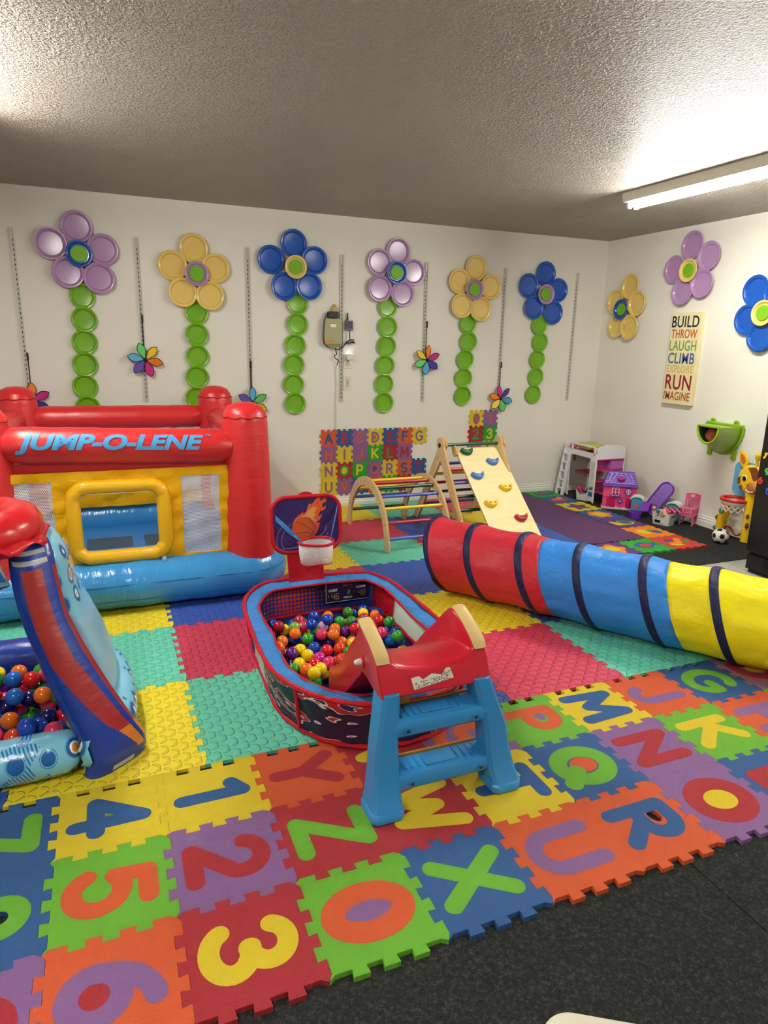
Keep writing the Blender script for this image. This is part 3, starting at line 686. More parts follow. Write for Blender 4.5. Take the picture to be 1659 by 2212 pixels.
# green ball scoop on the right wall
LIME = plain('lime_plastic', rgb(132, 172, 26), .3, .5)
o = thing('ball_scoop', 'lime green wall scoop holding a small basketball on the right wall', 'toy hoop', (XR, 1.8, .6))
def dring(x, yc, hw, zt, dep, n=20):
    return [(x, yc+hw, zt)]+[(x, yc+hw*cos(pi*k/n), zt-.012-dep*sin(pi*k/n)) for k in range(n+1)]+[(x, yc-hw, zt)]
m = MB(); ro = [dring(XR-.004, 1.80, .165, .832, .21), dring(XR-.03, 1.80, .16, .832, .205), dring(XR-.16, 1.735, .125, .840, .16), dring(XR-.33, 1.672, .098, .850, .118)]
ri = [dring(XR-.33, 1.672, .086, .838, .106), dring(XR-.16, 1.735, .112, .828, .146), dring(XR-.04, 1.80, .15, .82, .19)]
m.loft(ro+ri, 0, True); m.build('funnel', LIME, o, 35)
m = MB(); m.tube([(a, b, c) for a, b, c in dring(XR-.33, 1.672, .095, .847, .115)], .009, 8, 0, False, True); m.build('rim', LIME, o)
m = MB(); m.tube([(a, b, c) for a, b, c in dring(XR-.012, 1.80, .175, .84, .218)], .011, 8, 0, False, True); m.build('flange', LIME, o)
for y, z in ((1.92, .856), (1.70, .858), (1.915, .60), (1.685, .592)):
    m = MB(); m.lathe([(.001, 0), (.022, 0), (.022, .014), (.008, .014), (.008, .004), (.001, .004)], 18, 0, frame((XR-.002, y, z), (0, 1, 0), (0, 0, 1), (-1, 0, 0)), False); m.build('mounting_lug', LIME, o)
    if z < .7: MB().loft([[(XR-.002, y-.02, z), (XR-.012, y-.02, z), (XR-.012, y+.02, z), (XR-.002, y+.02, z)], [(XR-.002, y-.024, z+.075), (XR-.012, y-.024, z+.075), (XR-.012, y+.024, z+.075), (XR-.002, y+.024, z+.075)]]).build('gusset', LIME, o, 0)
ORB = plain('basketball_orange', rgb(176, 84, 48), .5, .3)
o = thing('basketball', 'small orange basketball inside the lime green wall scoop', 'ball', (XR-.245, 1.7, .76))
m = MB(); m.ball((XR-.245, 1.70, .775), .052, 24, 14); m.build('skin', ORB, o)
for ax in ((1, 0, 0), (0, 1, 0), (.5, .3, .8)):
    q = Vector(ax).to_track_quat('Z', 'Y').to_matrix().to_4x4(); m = MB(); m.tube([(.0522*cos(t), .0522*sin(t), 0) for t in [2*pi*k/32 for k in range(32)]], .0012, 6, 0, False, True, Matrix.Translation((XR-.245, 1.70, .775)) @ q); m.build('seam', BLK, o)

# ================================================================= bounce house
VR = vinyl('vinyl_red', rgb(204, 42, 44), .32, .22); VB = vinyl('vinyl_blue', rgb(58, 142, 206), .2, .45, (16, 5, 5)); VY = fabric('fabric_gold', rgb(236, 178, 18), .45, .45, (7, 7, 7))
VB2 = vinyl('vinyl_blue_inner', rgb(52, 128, 198), .35, .25)
NET = netting('white_netting', rgb(226, 226, 230), .0085, .35); NETY = netting('white_netting_side', rgb(226, 226, 230), .0085, .35, 'yz')
h = thing('bounce_house', 'red, yellow and blue inflatable bounce house on the left', 'bounce house', (.6, 2.3, 0))
XP0, XP1, YP0, YP1 = -.03, 1.235, 1.62, 2.95
def wrinkle(p, a, f): return a*(sin(f*p.x*1.0)*.5+sin(f*1.7*p.x+f*.9*p.y)*.3+sin(f*2.3*p.y)*.4)
def rloop(x0, x1, y0, y1, r, z, n=10, st=.05):
    pts = []
    for cx, cy, a in ((x1-r, y0+r, -90), (x1-r, y1-r, 0), (x0+r, y1-r, 90), (x0+r, y0+r, 180)):
        pts += arc(cx, cy, r, r, a, a+90, n)
    out = []
    for i in range(len(pts)):
        a = Vector(pts[i]); b = Vector(pts[(i+1) % len(pts)]); k = max(1, int((b-a).length/st))
        for j in range(k): out.append(a+(b-a)*j/k)
    return [(p.x, p.y, z) for p in out]
m = MB(); lp = rloop(-.16, 1.335, 1.555, 3.02, .14, .1335)
m.tube(lp, [.128+.0022*sin(i*1.9)+.0018*sin(i*.83) for i in range(len(lp))], 24, 0, False, True)
bt = m.build('base_tube', VB, h)
m = MB()
for z, dr in ((.075, .1175), (.165, .1235)):
    q = rloop(-.16-dr, 1.335+dr, 1.555-dr, 3.02+dr, .14+dr, z); m.tube(q, .0022, 6, 0, False, True)
m.build('seam', plain('seam_blue', rgb(30, 92, 158), .4, .3), bt)
m = MB(); m.box(((XP0+XP1)/2, 2.29, .055), (1.36, 1.36, .09)); fl = m.build('bounce_floor', VB2, h, 0, .02)
for x0, x1 in ((.352, .63), (.705, .82)):
    m = MB(); m.box(((x0+x1)/2, 2.47, .1015), (x1-x0, .24, .002)); m.build('vent_mesh', plain('vent_grey', rgb(72, 88, 104), .9, .1), fl, 0)
POST = [(.148, .20), (.15, .24), (.14, .34), (.133, .55), (.127, .8), (.122, .97), (.114, 1.02), (.092, 1.055), (.05, 1.075), (.001, 1.08)]
for x, y in ((XP0, YP0), (XP1, YP0), (XP0+.02, YP1), (XP1+.035, YP1)):
    m = MB(); m.lathe([(.001, .2)]+POST, 32, 0, Matrix.Translation((x, y, 0)), False)
    for p in m.v:
        if p.z > .98: 
            a = atan2(p.y-y, p.x-x); p.z += .004*sin(14*a)*max(0, 1-abs(p.z-1.02)/.05)
    po = m.build('post', VR, h)
    m = MB(); m.tube([(x+.1185*cos(a), y+.1185*sin(a), 1.0+.004*sin(9*a)) for a in [2*pi*k/40 for k in range(40)]], .0035, 6, 0, False, True); m.build('seam', plain('seam_red', rgb(150, 22, 28), .4, .3), po)
def beam(a, b, r, nm='beam'):
    P = [Vector(a)+(Vector(b)-Vector(a))*i/26 for i in range(27)]
    rr = [r*(1+.012*sin(i*2.1)+.01*sin(i*.9)) for i in range(27)]; rr[0] = rr[-1] = r*.8; rr[1] = rr[-2] = r*.95
    return MB().tube(P, rr, 26).build(nm, VR, h)
bmf = beam((XP0+.09, YP0-.02, .885), (XP1-.09, YP0-.02, .845), .092)
beam((XP0+.11, YP1, .865), (XP1-.06, YP1, .86), .083); beam((XP1+.02, YP0+.1, .86), (XP1+.03, YP1-.1, .86), .08); beam((XP0, YP0+.1, .86), (XP0, YP1-.1, .86), .08)
LET = plain('print_blue', rgb(74, 158, 214), .4, .3)
tm = text_mb('JUMP-O-LENE', .1, .0, .0042, .3, cuts=14, spacing=1.0); fit(tm, .118, .998, -.052, .052)
def onbeam(p):
    t = (p.x-XP0-.09)/(XP1-.18-XP0); zc = .885-.04*t; a = p.y/.0925; r = .0955
    return (p.x, YP0-.02-r*cos(a+.22), zc+r*sin(a+.22))
xf(tm, onbeam).build('lettering', LET, bmf, 0, label='blue slanted lettering JUMP-O-LENE')
tm = text_mb('TM', .02, 0, .0003, cuts=3); fit(tm, 1.008, 1.034, .042, .056); xf(tm, onbeam).build('trademark', LET, bmf, 0)
m = MB(); m.box(((XP0+XP1)/2, 1.60, .765), (1.05, .012, .05)); m.build('beam_flap', VR, h, 0)
# front panel: cloth with openings, each strip gently puckered
yp = 1.565
def strip(x0, x1, z0, z1, y=yp, t=.012, mb=None):
    nx, nz = max(2, int((x1-x0)/.02)), max(2, int((z1-z0)/.02)); vs = []; fs = []
    for s in (0, 1):
        for j in range(nz+1):
            for i in range(nx+1):
                x = x0+(x1-x0)*i/nx; z = z0+(z1-z0)*j/nz
                vs.append((x, y-t/2+t*s+.005*sin(x*43+z*21)+.004*sin(z*61-x*17), z))
    N = (nx+1)*(nz+1)
    for j in range(nz):
        for i in range(nx):
            a = j*(nx+1)+i; fs.append((a, a+1, a+nx+2, a+nx+1)); fs.append((N+a, N+a+nx+1, N+a+nx+2, N+a+1))
    for i in range(nx):
        a = i; fs.append((a, N+a, N+a+1, a+1)); a = nz*(nx+1)+i; fs.append((a, a+1, N+a+1, N+a))
    for j in range(nz):
        a = j*(nx+1); fs.append((a, a+nx+1, N+a+nx+1, N+a)); a += nx; fs.append((a, N+a, N+a+nx+1, a+nx+1))
    mb.add(vs, fs)
m = MB()
for r_ in ((-.0, 1.125, .70, .745), (.0, .058, .235, .70), (.255, .335, .235, .70), (.785, .875, .235, .70), (1.075, 1.14, .235, .70), (.335, .785, .235, .30), (.335, .785, .655, .70), (.058, .255, .235, .272), (.875, 1.075, .235, .268)): strip(*r_, mb=m)
pn = m.build('front_panel', VY, h)
m = MB(); q = [(x+.562, yp-.012, z+.478) for x, z in rrect(.44, .375, .075, 8)]
m.tube([p for p in q], [.036+.002*sin(i*1.7) for i in range(len(q))], 16, 0, False, True, up=(0, 1, 0)); m.build('window_frame', vinyl('vinyl_gold', rgb(238, 182, 22), .3, .3, (10, 10, 10)), pn)
for x0, x1 in ((.05, .262), (.868, 1.085)):
    m = MB(); strip(x0, x1, .255, .71, yp+.004, .0012, m); m.build('mesh_panel', NET, h)
m = MB(); strip(.02, 1.2, .245, .335, 2.90, .01, m); m.build('back_panel_band', VY, h)
m = MB(); strip(.02, 1.2, .335, .79, 2.905, .0012, m); m.build('mesh_panel', NET, h)
def sidenet(x):
    m = MB(); n = 24; vs = []; fs = []
    for j in range(n+1):
        for i in range(n+1): 
            y = 1.70+1.16*i/n; z = .245+.545*j/n; vs.append((x+.005*sin(y*19+z*23), y, z))
    for j in range(n):
        for i in range(n): a = j*(n+1)+i; fs.append((a, a+1, a+n+2, a+n+1))
    m.add(vs, fs); m.build('mesh_panel', NETY, h, solid=.0012)
sidenet(1.20); sidenet(.02)
m = MB(); m.lathe([(.001, 0), (.012, 0), (.012, .02), (.007, .022), (.007, .03), (.001, .03)], 14, 0, frame((.765, yp-.03, .262), (1, 0, 0), (0, 0, 1), (0, -1, 0)), False); m.build('air_valve', plain('valve_clear', rgb(176, 190, 206), .2, .5), h)

# ================================================================= play tunnel
NV = fabric('navy_binding', rgb(30, 32, 70), .5, .3, (12, 12, 12))
TR_, TB_, TY_ = fabric('tunnel_red', rgb(190, 46, 58), .42, .55, (5, 5, 5)), fabric('tunnel_blue', rgb(54, 132, 216), .42, .55, (5, 5, 5)), fabric('tunnel_yellow', rgb(238, 222, 30), .42, .55, (5, 5, 5))
c1, c2 = Vector((2.29, 1.307, 0)), Vector((3.14, .0035, 0)); td = (c2-c1).normalized(); tn = Vector((-td.y, td.x, 0)); RT = .214
tu = thing('play_tunnel', 'red, blue and yellow fabric crawl tunnel lying across the floor mats', 'play tunnel', c1)
RING = [.06, .32, .62, .93, 1.25, 1.56, 1.86]; NA = 56
def tpt(t, a, r):
    z = RT+r*sin(a); lean = (.5-z/(2*RT))*.15
    return c1+td*(t+lean)+tn*(r*cos(a))+Vector((0, 0, z))
def sag(t, a):
    for i in range(6):
        if RING[i] <= t <= RING[i+1]:
            u = (t-RING[i])/(RING[i+1]-RING[i]); d = sin(pi*u)
            s = .010*d+.0035*d*sin(7*a+5*t)+.0025*d*sin(13*a-9*t+u*4)
            return s+(.006*d if sin(a) > .3 else 0)
    return 0
def tcloth(t0, t1, mat, nm):
    n = max(4, int((t1-t0)/.018)); rings = []
    for s in range(n+1):
        t = t0+(t1-t0)*s/n; rings.append([tpt(t, 2*pi*k/NA, RT-.004-sag(t, 2*pi*k/NA)) for k in range(NA)])
    m = MB(); m.loft(rings, 0, False); m.build(nm, mat, tu, 60, solid=.0018)
tcloth(.06, .725, TR_, 'red_section'); tcloth(.725, 1.355, TB_, 'blue_section'); tcloth(1.355, 1.86, TY_, 'yellow_section')
for i, t in enumerate(RING):
    w_ = .02 if 0 < i < 6 else .015
    rr = [[tpt(t+dt, 2*pi*k/NA, RT+dr) for k in range(NA)] for dt, dr in ((-w_, -.003), (-w_*.6, .0), (0, .002), (w_*.6, 0), (w_, -.003), (0, -.008))]
    for ring in rr:
        for p in ring: p.z = max(p.z, .0005)
    m = MB(); m.loft(rr, 0, False, True, None, True); m.build('hoop_band', NV, tu)
m = MB(); m.loft([[tpt(.045+dx, radians(a), RT+r_) for dx, r_ in ((0, .003), (.012, .006), (.03, .004), (.02, -.002))] for a in (205, 213, 222, 232)]); m.build('tie_strap', fabric('strap_black', rgb(18, 18, 24), .6, .2), tu)

# ================================================================= wooden climbers
def wood_mat(nm, a, b):
    t = NT(nm); v = t.scale(t.coord(), (2.0, 26.0, 26.0)); n = t.noise(v, 1.2, 4, .6)
    t.base(t.ramp(n, [(.3, a), (.7, b)]), .45, .4); return t.m
PLY = wood_mat('plywood', rgb(216, 186, 134), rgb(228, 200, 150)); PLY2 = wood_mat('ramp_ply', rgb(226, 208, 150), rgb(234, 218, 164)); EDGE = plain('ply_edge', rgb(196, 152, 96), .6, .3)
DW = {'r': plain('dowel_red', rgb(170, 24, 40), .3, .5), 'g': plain('dowel_green', rgb(14, 72, 44), .3, .5), 'b': plain('dowel_blue', rgb(66, 92, 176), .3, .5), 'y': plain('dowel_yellow', rgb(234, 188, 20), .3, .5)}
SCREW = plain('screw_dark', rgb(34, 30, 28), .4, .5)
a_ = thing('arch_climber', 'wooden arch climber with coloured rungs left of the climbing triangle', 'climbing frame', (2.5, 2.4, 0))
YC_, RY, RZ = 2.395, .425, .455
for x in (2.26, 2.735):
    out = arc(YC_, .02, RY, RZ-.02, 0, 180, 40); inn = arc(YC_, .02, RY-.068, RZ-.02-.068, 180, 0, 40)
    poly = [(out[0][0], 0)]+out+[(out[-1][0], 0), (inn[0][0], 0)]+inn+[(inn[-1][0], 0)]
    M = frame((x-.009, 0, 0), (0, 1, 0), (0, 0, 1), (1, 0, 0))
    m = MB(); m.prism(poly, 0, .018, 0, M, 1); s = m.build('arch_side', [PLY, EDGE], a_, 25, .002)
    for e in (-1, 1):
        m = MB(); q = [(x, YC_+e*(RY-.018)+yy, .0455+zz) for yy, zz in rrect(.05, .07, .022, 5)]
        m.tube(q, .0088, 8, 0, False, True, up=(1, 0, 0)); m.build('foot_loop', PLY, s)
    m = MB()
    for an in range(12, 172, 12):
        q = (YC_+(RY-.034)*cos(radians(an)), .02+(RZ-.054)*sin(radians(an)))
        m.lathe([(.001, 0), (.004, 0), (.004, .0015), (.001, .0015)], 8, 0, frame((x-.0092, q[0], q[1]), (0, -1, 0), (0, 0, 1), (-1, 0, 0)), False)
    m.build('screws', SCREW, s)
for an, c in ((170, 'b'), (154, 'r'), (139, 'y'), (124, 'b'), (110, 'g'), (98, 'r'), (85, 'y'), (68, 'b'), (48, 'y'), (32, 'b'), (15, 'g')):
    y, z = YC_+(RY-.034)*cos(radians(an)), .02+(RZ-.054)*sin(radians(an))
    m = MB(); m.tube([(2.269, y, z), (2.726, y, z)], .0125, 14); m.build('rung', DW[c], a_)

tr = thing('climbing_triangle', 'wooden climbing triangle with coloured rungs and green top bar', 'climbing frame', (3.1, 2.4, 0))
YA, ZA = 2.405, .665
for x in (2.86, 3.365):
    for yf, nm in ((1.94, 'front_leg'), (2.84, 'back_leg')):
        d = Vector((0, yf-YA, -ZA)).normalized(); nn = Vector((0, -d.z, d.y)); w0 = .034; xx = x+(.011 if nm == 'back_leg' else -.011)
        A, B = Vector((xx, YA, ZA)), Vector((xx, yf, 0)); poly = []
        M = frame((xx-.009, 0, 0), (0, 1, 0), (0, 0, 1), (1, 0, 0))
        top = [(YA+.058*cos(t), ZA+.058*sin(t)) for t in [radians(k) for k in range(-10, 191, 12)]]
        f1, f2 = B+nn*w0, B-nn*w0
        lo = sorted([(f1.y, 0), (f2.y, 0)])
        # foot cut level with the floor
        def atz(P, z): k = (z-P.z)/d.z; q = P+d*k; return (q.y, z)
        l1, l2 = atz(A+nn*w0, 0), atz(A-nn*w0, 0); l = min(l1, l2); r_ = max(l1, l2)
        m = MB(); m.prism([r_]+top+[l], 0, .018, 0, M, 1); lg = m.build(nm, [PLY, EDGE], tr, 25, .002)
        m = MB()
        for k in range(1, 6):
            q = A.lerp(B, k/6.2); m.lathe([(.001, 0), (.004, 0), (.004, .0015), (.001, .0015)], 8, 0, frame((xx-.0092, q.y, q.z), (0, -1, 0), (0, 0, 1), (-1, 0, 0)), False)
        m.build('screws', SCREW, lg)
    m = MB(); m.lathe([(.001, -.03), (.017, -.03), (.02, -.02), (.02, .0), (.001, .0)], 16, 0, frame((x+(.03 if x > 3 else -.022), YA, ZA), (0, -1, 0), (0, 0, 1), (-1 if x < 3 else 1, 0, 0)), False); m.build('knob', BLK, tr)
m = MB(); m.tube([(2.85, YA, ZA), (3.375, YA, ZA)], .0125, 14); m.build('top_bar', DW['g'], tr)
for (y, z, c) in ((2.525, .5, 'b'), (2.585, .41, 'y'), (2.645, .325, 'r'), (2.705, .235, 'g'), (2.775, .125, 'b')):
    m = MB(); m.tube([(2.87, y, z), (3.375, y, z)], .0125, 12); m.build('rung', DW[c], tr)
for (y, z, c) in ((2.278, .50, 'r'), (2.215, .41, 'b'), (2.15, .32, 'g'), (2.09, .23, 'g'), (2.02, .125, 'y')):
    m = MB(); m.tube([(2.85, y, z), (3.355, y, z)], .0125, 12); m.build('rung', DW[c], tr)

rp = thing('climbing_ramp', 'plywood climbing ramp with six plastic holds hooked on the triangle', 'ramp', (3.17, 2.05, 0))
A, B = Vector((3.17, 2.425, .628)), Vector((3.17, 1.68, -.006)); dv = (A-B).normalized(); nv = Vector((0, -dv.z, dv.y)); L_ = (A-B).length
MRP = frame(B, (1, 0, 0), dv, nv)
m = MB(); m.prism([(x, y+L_/2) for x, y in rrect(.388, L_, .012, 3)], 0, .014, 0, MRP, 1); m.build('board', [PLY2, EDGE], rp, 25)
for sx in (-1, 1):
    m = MB(); m.prism([(-.02, L_-.06), (.03, L_-.085), (.05, L_-.03), (.04, L_+.015), (.0, L_+.02), (-.02, L_-.02)], -.009, .009, 0, MRP @ frame((sx*.203, 0, 0), (0, 0, 1), (0, 1, 0), (-1, 0, 0)), 1); m.build('hook', [PLY, EDGE], rp, 25, .002)
HC = {'g': plain('hold_green', rgb(20, 88, 52), .45, .4), 'b': plain('hold_blue', rgb(84, 124, 200), .45, .4), 'y': plain('hold_yellow', rgb(238, 196, 34), .45, .4), 'r': plain('hold_red', rgb(176, 40, 48), .45, .4)}
for (x, y, z, c) in ((3.06, 2.384, .591, 'g'), (3.244, 2.301, .521, 'b'), (3.063, 2.205, .439, 'b'), (3.253, 2.109, .357, 'y'), (3.072, 2.007, .27, 'y'), (3.263, 1.897, .176, 'r')):
    u, v = x-3.17, (Vector((x, y, z))-B).dot(dv)
    poly = blob([(-.052, .022), (-.036, -.012), (0, -.027), (.036, -.012), (.052, .022), (.044, .03), (.022, .014), (-.022, .014), (-.044, .03)])
    m = MB(); q = [[(px*s, py*s+.004*(1-s), zz) for px, py in poly] for s, zz in ((1.0, .013), (1.02, .03), (.94, .042), (.8, .046))]; m.loft(q, 0, True, True, MRP @ Matrix.Translation((u, v, 0))); ho = m.build('hold', HC[c], rp, 40, label='crescent climbing hold')
    for sx in (-.02, .02):
        m = MB(); m.lathe([(.001, .0455), (.006, .0455), (.006, .0475), (.001, .0475)], 10, 0, MRP @ Matrix.Translation((u+sx, v, 0)), False); m.build('bolt', SCREW, ho)

# ================================================================= basketball ball pit
PV = fabric('pit_purple', rgb(52, 34, 92), .5, .4, (7, 7, 7)); PRED = fabric('pit_red', rgb(186, 24, 40), .5, .4, (9, 9, 9)); PBLU = fabric('pit_blue', rgb(62, 128, 196), .42, .6, (9, 9, 9)); PNET = netting('pit_net', rgb(214, 226, 214), .0042, .33, 'yz')
def dots_mat():
    t = NT('pit_dots'); o = t.xyz(t.coord()); P = .021
    u = t.math('DIVIDE', o[0], P); v = t.math('DIVIDE', o[2], P)
    fu = t.math('SUBTRACT', t.math('FRACT', u), .5); fv = t.math('SUBTRACT', t.math('FRACT', v), .5)
    r = t.math('SQRT', t.math('ADD', t.math('POWER', fu, 2.0), t.math('POWER', fv, 2.0)))
    lim = t.math('MULTIPLY', t.math('SUBTRACT', 1.0, t.math('MULTIPLY', t.math('ABSOLUTE', t.math('ADD', o[0], .10)), 3.3)), .5)
    d = t.math('LESS_THAN', r, t.math('MINIMUM', lim, .44))
    bg = t.ramp(t.math('ADD', t.noise(t.coord(), 5.0, 2), t.math('MULTIPLY', t.math('SUBTRACT', .1, o[2]), 1.2)), [(.45, rgb(40, 28, 74)), (.62, rgb(26, 52, 130))])
    mx = t.n('ShaderNodeMix', data_type='RGBA'); t.l(d, mx.inputs['Factor']); t.l(bg, mx.inputs['A']); mx.inputs['B'].default_value = (*rgb(190, 40, 48), 1)
    t.base(mx.outputs['Result'], .5, .35); t.bump(t.noise(t.scale(t.coord(), (7, 7, 7)), 1.5, 4), .4, .02); return t.m
def flame_mat():
    t = NT('pit_flames'); v = t.scale(t.coord(), (5, 5, 16)); n = t.noise(v, 1.1, 2, .5)
    c = t.ramp(n, [(0, rgb(34, 26, 58)), (.50, rgb(226, 220, 224)), (.515, rgb(172, 40, 48)), (.60, rgb(228, 222, 226)), (.612, rgb(30, 40, 96)), (.66, rgb(34, 26, 58))], 'CONSTANT')
    t.base(c, .5, .35); t.bump(t.noise(t.scale(t.coord(), (8, 8, 8)), 1.5, 4), .45, .02); return t.m
DOTS, FLM = dots_mat(), flame_mat()
pt = thing('ball_pit', 'pop-up basketball ball pit with red hoop, blue rim and flame print', 'ball pit', (1.45, .5, 0))
HR = .2
OUT = [(1.845, .98), (1.79, 1.115), (1.70, 1.15), (1.5, 1.165), (1.3, 1.155), (1.20, 1.13), (1.10, .99), (1.062, .85), (1.047, .65), (1.037, .42), (1.045, .22), (1.085, .08), (1.15, -.03), (1.23, -.105), (1.33, -.155), (1.45, -.172), (1.57, -.155), (1.68, -.1), (1.77, .0), (1.83, .14), (1.858, .35), (1.86, .6), (1.857, .82)]
OUT = [(p.x, p.y) for p in smooth_path([(*p, 0) for p in OUT+[OUT[0]]], 5)][:-1]; NP = len(OUT)
CX, CY = 1.45, .5
def inset(p, d): v = Vector((p[0]-CX, p[1]-CY)); l = v.length; v = v*((l-d)/l); return (CX+v.x, CY+v.y)
BOT = [inset(p, .035) for p in OUT]
def wall(i0, i1, mat, nm, z0=.006, z1=HR-.004):
    m = MB(); rings = []
    idx = [i % NP for i in range(i0, i1+1)]
    for i in idx:
        col = []
        for j in range(9):
            t = j/8; a = Vector(BOT[i]).lerp(Vector(OUT[i]), t); b = inset((a.x, a.y), .008*sin(pi*t)+.003*sin(i*1.3+j)); col.append((*b, z0+(z1-z0)*t))
        rings.append(col)
    m.loft(rings, 0, False, False); return m.build(nm, mat, pt, 60, solid=.002)
def idx_near(x, y): return min(range(NP), key=lambda i: hypot(OUT[i][0]-x, OUT[i][1]-y))
iR1, iBR, iL1, iL2, iR2 = idx_near(1.857, .9), idx_near(1.80, 1.1), idx_near(1.055, .74), idx_near(1.036, .40), idx_near(1.85, .28)
wall(iBR, iL1, DOTS, 'back_wall'); wall(iL1, iL2, PNET, 'net_window'); wall(iL2, iR2, FLM, 'front_wall'); wall(iR2, iR1 if iR1 > iR2 else iR1+NP, PNET, 'net_window'); wall(iR1, iBR if iBR > iR1 else iBR+NP, PRED, 'red_panel')
m = MB(); rings = []
for i in range(NP):
    w = [0, .028, .057, .085]; col = []
    for j, d in enumerate(w): q = inset(OUT[i], d); col.append((*q, HR-.004-.010*(j/3)**1.5+.0025*sin(i*1.1+j*2)*(j > 0)))
    rings.append(col)
m.loft(rings, 0, False, False, None, True); m.build('rim_collar', PBLU, pt, 60, solid=.002)
for ring, z, r, nm in ((OUT, HR, .009, 'rim_piping'), ([inset(p, .086) for p in OUT], HR-.016, .006, 'inner_piping'), (BOT, .0118, .0095, 'base_piping')):
    m = MB(); m.tube([(*p, z) for p in ring], [r*(1+.15*sin(i*1.7)) for i in range(NP)], 8, 0, False, True); m.build(nm, PRED, pt)
for x, y in ((1.10, .06), (1.07, .95), (1.2, 1.12), (1.70, -.09)):
    i = idx_near(x, y); a, b = OUT[i], BOT[i]; oa = inset(a, -.004); ob = inset(b, -.004)
    m = MB(); m.tube([(*oa, HR), (*ob, .012)], .007, 8); m.build('corner_strap', PRED, pt)
m = MB(); m.prism(list(reversed(BOT)), .001, .004); m.build('pit_floor', fabric('pit_floor_blue', rgb(30, 44, 100), .6, .3), pt, 0)
# backboard
yb = 1.165
MBD = frame((1.452, yb, .49), (1, 0, 0), (0, .12, .9928), (0, -.9928, .12))
pr = rrect(.36, .28, .075, 8)
m = MB(); m.prism(pr, -.006, .002, 0, MBD); bd = m.build('backboard', PV, pt, 30)
m = MB(); m.tube([(x, y, 0) for x, y in rrect(.366, .286, .078, 8)], .0105, 10, 0, False, True, MBD, up=(0, 0, 1)); m.build('backboard_piping', PRED, bd)
m = MB(); m.prism([(x, y+.146) for x, y in arc(0, 0, .04, .022, 0, 180, 14)], -.005, .003, 0, MBD); m.build('top_loop', PRED, bd, 0)
m = MB(); m.prism([(-.11, -.14), (.08, -.14), (.084, -.33), (-.104, -.33)], -.004, .004, 0, MBD); m.build('stem_panel', PRED, bd, 0)
def bcoord(px, py): return ((px-775)/1659*.4405-.006, -(py-690)/1659*.4405*1.0+.004)       # photo crop to board metres
fl1 = [(520, 720), (545, 620), (600, 560), (690, 500), (735, 450), (725, 490), (760, 500), (810, 440), (830, 350), (880, 305), (885, 330), (940, 300), (1000, 230), (1060, 205), (1100, 215), (1075, 250), (1110, 265), (1150, 240), (1215, 185), (1190, 240), (1195, 265), (1232, 245), (1210, 290), (1175, 310), (1130, 330), (1125, 390), (1165, 400), (1205, 360), (1195, 420), (1150, 460), (1080, 475), (1040, 540), (1055, 575), (1112, 525), (1105, 580), (1060, 640), (1010, 680), (1030, 710), (1075, 680), (1055, 740), (1020, 830), (990, 900), (900, 700), (700, 600)]
fl2 = [(540, 690), (620, 600), (720, 545), (790, 520), (830, 440), (900, 400), (970, 360), (960, 400), (1020, 380), (990, 450), (950, 500), (990, 520), (960, 570), (930, 610), (990, 640), (960, 700), (800, 640)]
def bprint(pts, z, mat, nm):
    m = MB(); m.prism([bcoord(*p) for p in pts], .0015, z, 0, MBD); return m.build(nm, mat, bd, 0)
bprint(fl1, .0026, plain('print_flame', rgb(214, 84, 44), .55, .3), 'flame_print'); bprint(fl2, .0030, plain('print_flame_inner', rgb(214, 150, 78), .55, .3), 'flame_core_print')
bc = bcoord(748, 810); br = .066
m = MB(); m.prism([(bc[0]+br*cos(2*pi*k/40), bc[1]+br*sin(2*pi*k/40)) for k in range(40)], .0015, .0036, 0, MBD); bp = m.build('ball_print', plain('print_ball', rgb(190, 78, 36), .55, .3), bd, 0)
m = MB()
for pts in ([(500, 850), (600, 870), (800, 872), (870, 890), (905, 960), (890, 1010)], [(585, 655), (700, 690), (820, 770), (920, 860), (975, 950)], [(840, 590), (910, 690), (960, 790), (985, 830)], [(740, 1030), (840, 960), (920, 870), (985, 740)]):
    m.tube([(*bcoord(p.x, p.y), .0036) for p in smooth_path([(*p, 0) for p in pts], 4)], .0012, 6, 0, True, False, MBD)
m.build('ball_lines', BLK, bp)
m = MB()
for e in ((430, 950, 230, 300, 20), (600, 930, 260, 350, 50), (950, 800, 240, 180, -10), (1000, 780, 260, 300, 30)):
    q = [(e[0]+e[2]*cos(a)*cos(radians(e[4]))-e[3]*sin(a)*sin(radians(e[4])), e[1]+e[2]*cos(a)*sin(radians(e[4]))+e[3]*sin(a)*cos(radians(e[4]))) for a in [2*pi*k/40 for k in range(40)]]
    q = [bcoord(*p) for p in q]; q = [p for p in q if abs(p[0]) < .165 and abs(p[1]) < .125]
    if len(q) > 8: m.tube([(*p, .002) for p in q[:18]], .0006, 5, 0, True, False, MBD)
m.build('swoosh_lines', plain('print_white', rgb(200, 180, 210), .5, .3), bd)
